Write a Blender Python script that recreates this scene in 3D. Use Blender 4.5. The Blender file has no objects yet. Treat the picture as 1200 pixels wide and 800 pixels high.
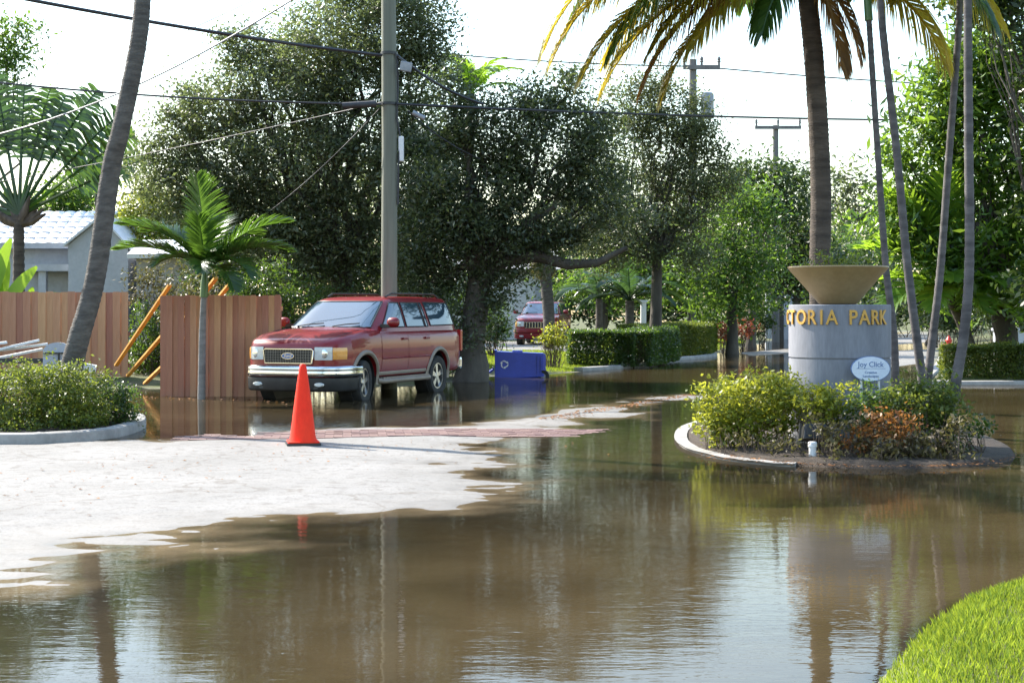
import bpy, bmesh, math, random
import numpy as np
from mathutils import Vector, Matrix
from math import radians as R, sin, cos, pi

random.seed(7)
rng = np.random.default_rng(7)
S = bpy.context.scene
C = S.collection

# ---------------------------------------------------------------- camera, sky, sun, exposure
F = 1750.0          # focal length in photograph pixels
HZ = 365.0          # horizon row
CAMZ = 1.6
cd = bpy.data.cameras.new("camera")
cam = bpy.data.objects.new("camera", cd)
C.objects.link(cam)
cam.location = (0, 0, CAMZ)
cam.rotation_euler = (R(90), 0, 0)
cd.sensor_width = 36
cd.lens = F / 1200 * 36
cd.shift_y = -(400 - HZ) / 1200
cd.clip_start = 0.1
cd.clip_end = 3000
S.camera = cam

SUN_EL, SUN_AZ = R(39), R(-52)       # azimuth from +Y, negative = to the left
w = bpy.data.worlds.new("World")
S.world = w
w.use_nodes = True
nt = w.node_tree
sky = nt.nodes.new("ShaderNodeTexSky")
sky.sky_type = 'NISHITA'
sky.sun_disc = False
sky.sun_elevation = SUN_EL
sky.sun_rotation = SUN_AZ
sky.dust_density = 1.2
sky.air_density = 1.5
sky.ozone_density = 3.0
nt.links.new(sky.outputs[0], nt.nodes["Background"].inputs[0])
nt.nodes["Background"].inputs[1].default_value = 0.15
sl = bpy.data.lights.new("sun", 'SUN')
sl.energy = 4.5
sl.angle = R(0.55)
sl.color = (1.0, 0.94, 0.84)
so = bpy.data.objects.new("sun", sl)
C.objects.link(so)
sv = Vector((sin(SUN_AZ) * cos(SUN_EL), cos(SUN_AZ) * cos(SUN_EL), sin(SUN_EL)))
so.rotation_euler = sv.to_track_quat('Z', 'Y').to_euler()
so.location = sv * 60
S.view_settings.view_transform = 'Standard'
S.view_settings.look = 'None'
S.view_settings.gamma = 1
S.view_settings.exposure = 1.5
S.render.resolution_x, S.render.resolution_y = 1024, 682
cy = S.cycles
cy.max_bounces = 6
cy.diffuse_bounces = 2
cy.glossy_bounces = 3
cy.transmission_bounces = 3
cy.transparent_max_bounces = 8
cy.caustics_reflective = False
cy.caustics_refractive = False


def W(px, py, Y):
    "the place, at distance Y, that photograph pixel (px, py) looks at"
    return Vector(((px - 600) * Y / F, Y, CAMZ + (HZ - py) * Y / F))


def GX(px, Y):
    return (px - 600) * Y / F


def gp(px, py, z=0.0):
    "ground point of height z seen at the pixel"
    Y = (CAMZ - z) * F / (py - HZ)
    return ((px - 600) * Y / F, Y)


# ---------------------------------------------------------------- helpers
def tag(o, label=None, cat=None, group=None, kind=None):
    if label: o['label'] = label
    if cat: o['category'] = cat
    if group: o['group'] = group
    if kind: o['kind'] = kind
    return o


def thing(name, label, cat, loc=(0, 0, 0), rz=0, group=None):
    o = bpy.data.objects.new(name, None)
    C.objects.link(o)
    o.location = loc
    o.rotation_euler = (0, 0, rz)
    o.empty_display_size = .2
    return tag(o, label, cat, group)


def link(name, me, parent=None, loc=None, rot=None):
    o = bpy.data.objects.new(name, me)
    C.objects.link(o)
    if parent is not None: o.parent = parent
    if loc is not None: o.location = loc
    if rot is not None: o.rotation_euler = rot
    return o


def basis(d):
    d = Vector(d).normalized()
    a = Vector((0, 0, 1)) if abs(d.z) < .9 else Vector((1, 0, 0))
    u = d.cross(a).normalized()
    return u, d.cross(u).normalized()


class MB:
    def __init__(s):
        s.v, s.f, s.t = [], [], []

    def add(s, vs, fs, t=None):
        n = len(s.v)
        s.v += [tuple(p) for p in vs]
        s.f += [tuple(i + n for i in q) for q in fs]
        s.t += [t if t is not None else .5] * len(vs)
        return s

    def box(s, c, d, rz=0, M=None, taper=1.0):
        hx, hy, hz = d[0] / 2, d[1] / 2, d[2] / 2
        m = M if M is not None else Matrix.Rotation(rz, 3, 'Z')
        vs = []
        for z in (-hz, hz):
            k = 1 if z < 0 else taper
            for x, y in ((-hx, -hy), (hx, -hy), (hx, hy), (-hx, hy)):
                vs.append(Vector(c) + m @ Vector((x * k, y * k, z)))
        return s.add(vs, [(0, 3, 2, 1), (4, 5, 6, 7), (0, 1, 5, 4), (1, 2, 6, 5), (2, 3, 7, 6), (3, 0, 4, 7)])

    def bar(s, a, b, wd, ht):
        "square timber from a to b"
        a, b = Vector(a), Vector(b)
        u, v = basis(b - a)
        vs = []
        for p in (a, b):
            for i, j in ((-1, -1), (1, -1), (1, 1), (-1, 1)):
                vs.append(p + u * i * wd / 2 + v * j * ht / 2)
        return s.add(vs, [(0, 1, 2, 3), (7, 6, 5, 4), (0, 4, 5, 1), (1, 5, 6, 2), (2, 6, 7, 3), (3, 7, 4, 0)])

    def tube(s, pts, r, n=8, cap=True, t=None, jit=0):
        pts = [Vector(p) for p in pts]
        if not hasattr(r, '__len__'): r = [r] * len(pts)
        vs, fs = [], []
        u = None
        for i, p in enumerate(pts):
            d = (pts[min(i + 1, len(pts) - 1)] - pts[max(i - 1, 0)])
            if d.length < 1e-9: d = Vector((0, 0, 1))
            d.normalize()
            if u is None:
                u, v = basis(d)
            else:
                u = (u - d * u.dot(d)).normalized()
                v = d.cross(u)
            for k in range(n):
                a = 2 * pi * k / n
                rr = r[i] * (1 + (random.uniform(-jit, jit) if jit else 0))
                vs.append(p + (u * cos(a) + v * sin(a)) * rr)
        for i in range(len(pts) - 1):
            for k in range(n):
                a, b = i * n + k, i * n + (k + 1) % n
                fs.append((a, b, b + n, a + n))
        if cap:
            fs.append(tuple(reversed(range(n))))
            fs.append(tuple(range((len(pts) - 1) * n, len(pts) * n)))
        return s.add(vs, fs, t)

    def lathe(s, prof, n=24, c=(0, 0, 0), M=None, closed=False):
        c = Vector(c)
        vs, fs = [], []
        m = len(prof)
        for k in range(n):
            a = 2 * pi * k / n
            for r_, z in prof:
                p = Vector((r_ * cos(a), r_ * sin(a), z))
                if M is not None: p = M @ p
                vs.append(c + p)
        for k in range(n):
            k2 = (k + 1) % n
            for i in range(m if closed else m - 1):
                j = (i + 1) % m
                fs.append((k * m + i, k2 * m + i, k2 * m + j, k * m + j))
        return s.add(vs, fs)

    def prism(s, poly, a, b):
        "poly: list of 3-D points (planar); extruded from +a to +b"
        a, b = Vector(a), Vector(b)
        n = len(poly)
        vs = [Vector(p) + a for p in poly] + [Vector(p) + b for p in poly]
        fs = [tuple(range(n)), tuple(reversed(range(n, 2 * n)))]
        fs += [(i, i + n, (i + 1) % n + n, (i + 1) % n) for i in range(n)]
        return s.add(vs, fs)

    def grid(s, fn, nu, nv, flip=False):
        vs = [fn(i / nu, j / nv) for i in range(nu + 1) for j in range(nv + 1)]
        fs = []
        for i in range(nu):
            for j in range(nv):
                q = (i * (nv + 1) + j, (i + 1) * (nv + 1) + j, (i + 1) * (nv + 1) + j + 1, i * (nv + 1) + j + 1)
                fs.append(q[::-1] if flip else q)
        return s.add(vs, fs)

    def mesh(s, name, mat, smooth=False, fix=True):
        me = bpy.data.meshes.new(name)
        me.from_pydata(s.v, [], s.f)
        at = me.attributes.new("tint", 'FLOAT', 'POINT')
        at.data.foreach_set("value", np.array(s.t, dtype=np.float32))
        if mat is not None: me.materials.append(mat)
        if fix:
            bm = bmesh.new(); bm.from_mesh(me)
            bmesh.ops.recalc_face_normals(bm, faces=bm.faces)
            bm.to_mesh(me); bm.free()
        if smooth:
            me.polygons.foreach_set("use_smooth", [True] * len(me.polygons))
            try:
                me.set_sharp_from_angle(angle=R(smooth if smooth is not True else 40))
            except Exception:
                pass
        me.update()
        return me

    def build(s, name, mat, parent=None, smooth=False, fix=True, bev=0):
        me = s.mesh(name, mat, smooth, fix)
        if bev:
            bm = bmesh.new(); bm.from_mesh(me)
            es = [e for e in bm.edges if len(e.link_faces) == 2 and e.calc_face_angle(0) > R(35)]
            bmesh.ops.bevel(bm, geom=es, offset=bev, segments=2, affect='EDGES', profile=.6)
            bm.to_mesh(me); bm.free()
        return link(name, me, parent)


# ---------------------------------------------------------------- materials
def node_mat(name):
    m = bpy.data.materials.new(name)
    m.use_nodes = True
    return m, m.node_tree, m.node_tree.nodes["Principled BSDF"]


def N(nt, typ, **kw):
    n = nt.nodes.new(typ)
    for k, v in kw.items(): setattr(n, k, v)
    return n


def mixcol(nt, fac, a, b):
    n = N(nt, "ShaderNodeMix", data_type='RGBA')
    for sock, v in ((n.inputs[0], fac), (n.inputs[6], a), (n.inputs[7], b)):
        if hasattr(v, 'is_linked') or isinstance(v, bpy.types.NodeSocket): nt.links.new(v, sock)
        else: sock.default_value = v if not isinstance(v, tuple) else (*v, 1)
    return n.outputs[2]


def noise(nt, scale, detail=4, vec=None, rough=.55):
    n = N(nt, "ShaderNodeTexNoise")
    n.inputs["Scale"].default_value = scale
    n.inputs["Detail"].default_value = detail
    n.inputs["Roughness"].default_value = rough
    if vec is not None: nt.links.new(vec, n.inputs["Vector"])
    return n.outputs["Fac"]


def ramp(nt, fac, *stops):
    r = N(nt, "ShaderNodeMapRange")
    r.inputs[1].default_value, r.inputs[2].default_value = stops[0], stops[1]
    r.inputs[3].default_value = stops[2] if len(stops) > 2 else 0
    r.inputs[4].default_value = stops[3] if len(stops) > 3 else 1
    nt.links.new(fac, r.inputs[0])
    return r.outputs[0]


def objvec(nt, scale=(1, 1, 1), which="Object"):
    t = N(nt, "ShaderNodeTexCoord")
    m = N(nt, "ShaderNodeMapping")
    m.inputs["Scale"].default_value = scale
    nt.links.new(t.outputs[which], m.inputs[0])
    return m.outputs[0]


def surf(name, ca, cb, rough=.7, scale=6, stretch=(1, 1, 1), bump=.3, dist=.01, metal=0, coat=0, spec=.5, rnd=0, lo=.35, hi=.65, fine=None, ior=None):
    "a two-tone procedural surface with bump, and a per-object shift of value"
    m, nt, b = node_mat(name)
    v = objvec(nt, stretch)
    n1 = noise(nt, scale, 6, v)
    col = mixcol(nt, ramp(nt, n1, lo, hi), ca, cb)
    n2 = noise(nt, fine or scale * 7, 3, v)
    col = mixcol(nt, ramp(nt, n2, .3, .75, 0, .35), col, tuple(x * .62 for x in ca))
    if rnd:
        oi = N(nt, "ShaderNodeObjectInfo")
        hs = N(nt, "ShaderNodeHueSaturation")
        nt.links.new(ramp(nt, oi.outputs["Random"], 0, 1, 1 - rnd, 1 + rnd), hs.inputs["Value"])
        nt.links.new(ramp(nt, oi.outputs["Random"], 0, 1, .485, .515), hs.inputs["Hue"])
        nt.links.new(col, hs.inputs["Color"])
        col = hs.outputs[0]
    nt.links.new(col, b.inputs["Base Color"])
    b.inputs["Roughness"].default_value = rough
    b.inputs["Metallic"].default_value = metal
    b.inputs["Specular IOR Level"].default_value = spec
    b.inputs["Coat Weight"].default_value = coat
    b.inputs["Coat Roughness"].default_value = .04
    if ior: b.inputs["IOR"].default_value = ior
    if bump:
        bp = N(nt, "ShaderNodeBump")
        bp.inputs["Strength"].default_value = bump
        bp.inputs["Distance"].default_value = dist
        nt.links.new(n2, bp.inputs["Height"])
        nt.links.new(bp.outputs[0], b.inputs["Normal"])
    return m


def leafmat(name, ca, cb, tr, tw=.45, rough=.45, spec=.4):
    "leaves: two leaf colours by clump, and light passing through the blade"
    m, nt, b = node_mat(name)
    a = N(nt, "ShaderNodeAttribute", attribute_name="tint")
    col = mixcol(nt, a.outputs["Fac"], ca, cb)
    nt.links.new(col, b.inputs["Base Color"])
    b.inputs["Roughness"].default_value = rough
    b.inputs["Specular IOR Level"].default_value = spec
    t = N(nt, "ShaderNodeBsdfTranslucent")
    tc = mixcol(nt, a.outputs["Fac"], tuple(x * .55 for x in tr), tr)
    nt.links.new(tc, t.inputs[0])
    mx = N(nt, "ShaderNodeMixShader")
    mx.inputs[0].default_value = tw
    nt.links.new(b.outputs[0], mx.inputs[1]); nt.links.new(t.outputs[0], mx.inputs[2])
    nt.links.new(mx.outputs[0], nt.nodes["Material Output"].inputs[0])
    return m


M = {}
M['oak'] = leafmat('oak_leaf', (.05, .065, .032), (.17, .19, .10), (.26, .33, .10), .42, .42, .6)
M['oakmid'] = leafmat('oak_leaf_dark', (.032, .046, .02), (.115, .135, .065), (.19, .26, .07), .38, .42, .6)
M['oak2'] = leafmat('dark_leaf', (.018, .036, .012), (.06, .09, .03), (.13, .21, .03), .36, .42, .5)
M['olive'] = leafmat('olive_leaf', (.06, .08, .03), (.14, .155, .075), (.22, .26, .08), .4)
M['green'] = leafmat('green_leaf', (.03, .075, .015), (.09, .16, .03), (.24, .40, .04), .45)
M['mango'] = leafmat('mango_leaf', (.03, .08, .014), (.10, .20, .028), (.34, .53, .05), .48, .35, .6)
M['yellow'] = leafmat('yellow_leaf', (.08, .13, .02), (.25, .27, .035), (.62, .64, .06), .45, .4)
M['bushy'] = leafmat('bush_leaf', (.05, .09, .018), (.15, .18, .035), (.35, .42, .05), .4, .4)
M['hedge'] = leafmat('hedge_leaf', (.02, .045, .01), (.055, .10, .02), (.2, .34, .03), .38, .35, .6)
M['rust'] = leafmat('rust_leaf', (.13, .05, .02), (.32, .15, .04), (.5, .22, .05), .4)
M['croton'] = leafmat('croton_leaf', (.12, .02, .015), (.28, .10, .03), (.4, .1, .04), .4)
M['twiggy'] = leafmat('brown_leaf', (.06, .045, .02), (.16, .13, .06), (.2, .2, .05), .35)
M['palmgreen'] = leafmat('palm_leaf', (.018, .055, .012), (.06, .13, .02), (.16, .30, .03), .40, .32, .6)
M['palmdark'] = leafmat('dark_palm_leaf', (.012, .035, .014), (.04, .085, .03), (.1, .2, .04), .35, .35, .6)
M['palmgold'] = leafmat('golden_palm_leaf', (.07, .11, .015), (.34, .27, .03), (.78, .62, .05), .55, .4)
M['palmdead'] = leafmat('dry_palm_leaf', (.16, .09, .035), (.34, .20, .07), (.55, .30, .06), .45, .6)
M['banana'] = leafmat('banana_leaf', (.05, .13, .015), (.13, .24, .03), (.45, .7, .05), .5)
M['grass'] = leafmat('grass_blade', (.10, .17, .02), (.22, .30, .035), (.50, .62, .05), .45, .5, .2)
M['litter'] = leafmat('fallen_leaf', (.16, .06, .02), (.38, .16, .04), (.4, .2, .05), .2, .7)
M['bark'] = surf('oak_bark', (.055, .045, .035), (.11, .095, .075), .9, 3, (1, 1, .3), .8, .03)
M['twig'] = surf('twig_bark', (.07, .05, .035), (.16, .12, .09), .9, 8, (1, 1, .3), .3, .01)
M['palmbark'] = surf('palm_bark', (.06, .052, .045), (.13, .115, .10), .9, 5, (1, 1, 3), .8, .02, fine=14)
M['palmbarkdark'] = surf('dark_palm_bark', (.05, .038, .03), (.115, .09, .07), .9, 2.0, (1, 1, 6), .8, .02, fine=14)
M['palmgrey'] = surf('grey_palm_bark', (.06, .054, .054), (.145, .132, .13), .85, 2.5, (1, 1, 4), .5, .01, fine=16)
M['palmpale'] = surf('pale_palm_bark', (.16, .15, .14), (.27, .255, .24), .85, 2.5, (1, 1, 4), .5, .01, fine=16)
M['shaft'] = surf('crownshaft', (.05, .13, .03), (.12, .2, .05), .35, 3, (1, 1, .3), .1)
M['cedar'] = surf('cedar_board', (.41, .19, .10), (.53, .285, .17), .8, 5, (1, 1, .08), .4, .006, rnd=.22)
M['yellowwood'] = surf('yellow_timber', (.62, .28, .045), (.78, .42, .10), .7, 5, (1, 1, .4), .2)
M['pole'] = surf('pole_wood', (.15, .155, .12), (.25, .255, .20), .85, 3, (1, 1, .06), .6, .01)
M['greywood'] = surf('far_pole_wood', (.14, .13, .13), (.2, .19, .18), .9, 3, (1, 1, .1), .3)
M['concrete'] = surf('kerb_concrete', (.25, .235, .215), (.38, .36, .33), .85, 3, (1, 1, 1), .5, .008)
M['monument'] = surf('monument_render', (.165, .17, .195), (.245, .25, .28), .85, 4, (1, 1, .22), .35, .004, fine=40, lo=.3, hi=.6)
M['bowl'] = surf('bronze_bowl', (.30, .205, .09), (.36, .26, .125), .5, 3, (1, 1, 1), .1, .003)
M['gold'] = surf('gold_letter', (.60, .32, .05), (.68, .39, .08), .5, 6, (1, 1, 1), 0)
M['white'] = surf('white_paint', (.72, .72, .72), (.80, .80, .79), .5, 4, (1, 1, 1), .05)
M['housewall'] = surf('pale_render', (.44, .46, .51), (.52, .53, .57), .85, 1.5, (1, 1, 1), .2)
M['whitetile'] = surf('white_roof_tile', (.70, .72, .75), (.82, .83, .85), .6, 2, (1, 1, 1), .2)
M['greyroof'] = surf('grey_roof_tile', (.36, .34, .34), (.46, .45, .44), .8, 2, (1, 1, 1), .2)
M['darkglass'] = surf('dark_pane', (.02, .025, .03), (.03, .035, .04), .06, 2, (1, 1, 1), 0)
M['blackmetal'] = surf('black_metal', (.02, .02, .02), (.035, .035, .035), .45, 6, (1, 1, 1), 0)
M['wire'] = surf('cable_sheath', (.03, .03, .035), (.05, .05, .055), .6, 6, (1, 1, 1), 0)
M['wiregrey'] = surf('grey_cable_sheath', (.22, .23, .25), (.34, .35, .37), .5, 6, (1, 1, 1), 0)
M['cone'] = surf('cone_vinyl', (.88, .028, .008), (.95, .045, .012), .6, 3, (1, 1, .5), .05, spec=.25)
M['rubber'] = surf('tyre_rubber', (.018, .018, .018), (.035, .034, .032), .8, 12, (1, 1, 1), .2)
M['bin'] = surf('blue_plastic', (.010, .034, .33), (.018, .05, .42), .38, 3, (1, 1, 1), .05)
M['mulch'] = surf('mulch_soil', (.04, .03, .022), (.10, .072, .05), .95, 12, (1, 1, 1), 1, .03)
M['red'] = surf('red_enamel', (.5, .03, .02), (.6, .05, .03), .4, 3, (1, 1, 1), 0)
M['paver'] = surf('clay_paver', (.15, .08, .068), (.21, .125, .108), .75, 9, (1, 1, 1), .3, .004, rnd=.25)
M['carred'] = surf('red_car_paint', (.22, .006, .009), (.235, .008, .011), .45, 1.5, (1, 1, 1), 0, metal=0, coat=.7, spec=.3)
M['beige'] = surf('beige_cladding', (.24, .19, .15), (.28, .23, .18), .5, 3, (1, 1, 1), 0)
M['chrome'] = surf('chrome', (.75, .75, .74), (.8, .8, .79), .12, 2, (1, 1, 1), 0, metal=1)
M['darkchrome'] = surf('dark_chrome', (.16, .16, .165), (.2, .2, .2), .3, 2, (1, 1, 1), 0, metal=.9)
M['rim'] = surf('alloy', (.5, .5, .5), (.62, .62, .62), .3, 2, (1, 1, 1), 0, metal=.9)
M['glass'] = surf('car_glass', (.02, .05, .075), (.03, .07, .10), .04, 1, (1, 1, 1), 0, ior=2.1, spec=.7)
M['lens'] = surf('lamp_lens', (.55, .56, .55), (.7, .7, .68), .1, 5, (1, 1, 1), 0, coat=1)
M['amber'] = surf('amber_lens', (.75, .28, .03), (.8, .35, .05), .15, 5, (1, 1, 1), 0, coat=1)
M['redlens'] = surf('red_lens', (.45, .01, .01), (.5, .02, .02), .15, 5, (1, 1, 1), 0, coat=1)
M['signblue'] = surf('blue_print', (.10, .17, .36), (.12, .2, .4), .5, 5, (1, 1, 1), 0)
M['signface'] = surf('sign_face', (.62, .68, .80), (.68, .73, .84), .45, 5, (1, 1, 1), 0)
M['pot'] = surf('planter_soil', (.05, .035, .025), (.09, .07, .05), .95, 10, (1, 1, 1), .8)


# ---------------------------------------------------------------- ground height
def vnoise(x, y, seed=0):
    r = np.random.default_rng(100 + seed).random((256, 256))
    xi, yi = np.floor(x).astype(int), np.floor(y).astype(int)
    fx, fy = x - xi, y - yi
    fx, fy = fx * fx * (3 - 2 * fx), fy * fy * (3 - 2 * fy)
    g = lambda a, b: r[a % 256, b % 256]
    return ((g(xi, yi) * (1 - fx) + g(xi + 1, yi) * fx) * (1 - fy) + (g(xi, yi + 1) * (1 - fx) + g(xi + 1, yi + 1) * fx) * fy) * 2 - 1


def inside_dist(x, y, poly):
    "signed distance (m) to a polygon's edge, positive inside"
    d = np.full(x.shape, 1e9); ins = np.zeros(x.shape, bool)
    n = len(poly)
    for i in range(n):
        ax, ay = poly[i]; bx, by = poly[(i + 1) % n]
        ex, ey = bx - ax, by - ay
        t = np.clip(((x - ax) * ex + (y - ay) * ey) / (ex * ex + ey * ey + 1e-12), 0, 1)
        d = np.minimum(d, np.hypot(x - ax - t * ex, y - ay - t * ey))
        c = (ay > y) != (by > y)
        xx = ex * (y - ay) / (by - ay if by != ay else 1e-12) + ax
        ins ^= c & (x < xx)
    return np.where(ins, d, -d)


DRY = [gp(*q) for q in ((-260, 527), (-100, 525), (0, 521), (160, 516), (330, 511), (345, 504), (400, 501), (500, 498), (600, 492), (650, 486),
                        (700, 479), (760, 470), (805, 462), (812, 465), (760, 477), (700, 487), (655, 497), (640, 508), (560, 521), (585, 529),
                        (560, 535), (520, 541), (530, 551), (575, 557), (640, 561), (600, 567), (540, 574), (560, 581), (500, 593), (400, 604), (330, 615),
                        (200, 630), (100, 650), (30, 668), (-60, 700), (-300, 760))]
HUMP = [gp(*q) for q in ((655, 575), (690, 571), (735, 573), (742, 577), (700, 579), (660, 578))]
FARDRY = [gp(*q) for q in ((1040, 392), (1108, 388), (1104, 400), (1045, 404))]
FARDRY2 = [gp(*q) for q in ((1035, 412), (1100, 408), (1098, 424), (1040, 430))]
FARDRY3 = [gp(*q) for q in ((868, 413), (930, 408), (932, 413), (880, 417))]
LEFTLAND = [(-400, 31.0), (-5.4, 31.0), (-4.0, 31.6), (-1.7, 32.3), (-.9, 36.8), (1.3, 38.4), (2.0, 40.3), (3.4, 43), (4.6, 46.8), (6.9, 54), (9.0, 62), (13.9, 80), (17, 92),
            (20, 130), (20, 600), (-400, 600)]
RIGHTLAND = [(9.2, 33.4), (400, 33.4), (400, 600), (31, 600), (31, 110), (23.6, 82)]
LAWN = [(1.30, 5.6), (1.57, 6.44), (2.02, 7.37), (2.5, 8.2), (2.98, 8.62), (5, 9.4), (12, 10), (12, -30), (-1, -30), (0.9, 4)]


def ground_z(x, y):
    x = np.asarray(x, float); y = np.asarray(y, float)
    n = vnoise(x * .9, y * .9, 1) * .6 + vnoise(x * 2.3, y * 2.3, 2) * .3 + vnoise(x * 6, y * 6, 3) * .13
    z = -.13 + .02 * vnoise(x * .3, y * .3, 5)
    s = inside_dist(x, y, DRY) + .22 * n
    z = np.maximum(z, np.clip(s * .016, -.15, .02) + .011 * n + .004 * vnoise(x * 5, y * 9, 31) - np.where(s > .4, 0, 0))
    for p, k in ((FARDRY, .02), (FARDRY2, .02), (FARDRY3, .02)):
        s = inside_dist(x, y, p) + .12 * n
        z = np.maximum(z, np.clip(s * k, -.15, .02))
    for p, k, top in ((LEFTLAND, .07, .30), (RIGHTLAND, .10, .25), (LAWN, .5, .12)):
        s = inside_dist(x, y, p) + (.25 * n if p is not LAWN else .02 * n)
        z = np.maximum(z, np.clip(s * k, -.15, top))
    return z


def gz(x, y):
    return float(ground_z(np.array([x]), np.array([y]))[0])


def axis(parts):
    out = []
    for a, b, st in parts:
        out += list(np.arange(a, b, st))
    return np.array(out + [parts[-1][1]])


gx = axis([(-400, -60, 20), (-60, -14, 1.0), (-14, -8, .25), (-8, 5.5, .075), (5.5, 14, .25), (14, 60, 1.0), (60, 400, 20)])
gy = axis([(-60, 3, 2), (3, 9.5, .12), (9.5, 22, .075), (22, 60, .3), (60, 120, 1.5), (120, 800, 40)])
XX, YY = np.meshgrid(gx, gy)
ZZ = ground_z(XX.ravel(), YY.ravel())


def grid_mesh(name, X, Y, Z, mat, attrs):
    ny, nx = X.shape
    me = bpy.data.meshes.new(name)
    co = np.stack([X.ravel(), Y.ravel(), Z], 1).astype(np.float32)
    i = np.arange((ny - 1) * (nx - 1)); r, c = i // (nx - 1), i % (nx - 1)
    a = r * nx + c
    q = np.stack([a, a + 1, a + nx + 1, a + nx], 1).astype(np.int32)
    me.vertices.add(len(co)); me.vertices.foreach_set("co", co.ravel())
    me.loops.add(q.size); me.loops.foreach_set("vertex_index", q.ravel())
    me.polygons.add(len(q)); me.polygons.foreach_set("loop_start", np.arange(0, q.size, 4, dtype=np.int32))
    me.polygons.foreach_set("loop_total", np.full(len(q), 4, dtype=np.int32))
    me.polygons.foreach_set("use_smooth", np.ones(len(q), bool))
    for k, v in attrs.items():
        me.attributes.new(k, 'FLOAT', 'POINT').data.foreach_set("value", v.astype(np.float32))
    me.materials.append(mat)
    me.update(); me.validate()
    return link(name, me)


def ground_material():
    m, nt, b = node_mat("ground")
    v = objvec(nt)
    land = N(nt, "ShaderNodeAttribute", attribute_name="land").outputs["Fac"]
    geo = N(nt, "ShaderNodeNewGeometry")
    sep = N(nt, "ShaderNodeSeparateXYZ"); nt.links.new(geo.outputs["Position"], sep.inputs[0])
    # sandy worn asphalt: pale grit, tan dust, a few dark stains and cracks
    n1, n2, n3 = noise(nt, .8, 5, v), noise(nt, 7, 5, v), noise(nt, 42, 3, v, .7)
    a = mixcol(nt, ramp(nt, n1, .35, .65), (.205, .195, .18), (.26, .247, .23))
    a = mixcol(nt, ramp(nt, n3, .50, .70, 0, .55), a, (.085, .08, .074))
    a = mixcol(nt, ramp(nt, n2, .52, .70, 0, .55), a, (.115, .10, .085))
    vo = N(nt, "ShaderNodeTexVoronoi", feature='DISTANCE_TO_EDGE'); vo.inputs["Scale"].default_value = .35
    wv = N(nt, "ShaderNodeMapping"); 
    ad = N(nt, "ShaderNodeVectorMath", operation='ADD'); nn = N(nt, "ShaderNodeTexNoise"); nn.inputs["Scale"].default_value = 1.5; nn.inputs["Detail"].default_value = 5
    nt.links.new(v, nn.inputs["Vector"]); nt.links.new(v, ad.inputs[0]); nt.links.new(nn.outputs["Color"], ad.inputs[1]); nt.links.new(ad.outputs[0], vo.inputs["Vector"])
    crack = ramp(nt, vo.outputs["Distance"], 0, .010, .6, 0)
    a = mixcol(nt, crack, a, (.12, .10, .08))
    # the strip just above the water is still wet
    wet = ramp(nt, sep.outputs["Z"], .0, .012, 1, 0)
    wn = N(nt, "ShaderNodeMath", operation='MULTIPLY'); nt.links.new(wet, wn.inputs[0]); nt.links.new(ramp(nt, noise(nt, 3, 4, v), .3, .6, .35, 1), wn.inputs[1])
    a = mixcol(nt, ramp(nt, wn.outputs[0], 0, 1, 0, .7), a, (.17, .145, .115))
    # submerged: silt
    sub = ramp(nt, sep.outputs["Z"], -.05, -.005, 1, 0)
    a = mixcol(nt, sub, a, (.13, .09, .05))
    soil = mixcol(nt, ramp(nt, noise(nt, .6, 5, v), .4, .6), (.07, .09, .02), (.11, .10, .05))
    soil = mixcol(nt, ramp(nt, n2, .55, .8), soil, (.05, .04, .025))
    nt.links.new(mixcol(nt, land, a, soil), b.inputs["Base Color"])
    rr = ramp(nt, wn.outputs[0], 0, 1, .92, .35); b.inputs["Specular IOR Level"].default_value = .3
    nt.links.new(rr, b.inputs["Roughness"])
    bp = N(nt, "ShaderNodeBump"); bp.inputs["Strength"].default_value = .5; bp.inputs["Distance"].default_value = .006
    nt.links.new(n3, bp.inputs["Height"]); nt.links.new(bp.outputs[0], b.inputs["Normal"])
    return m


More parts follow.
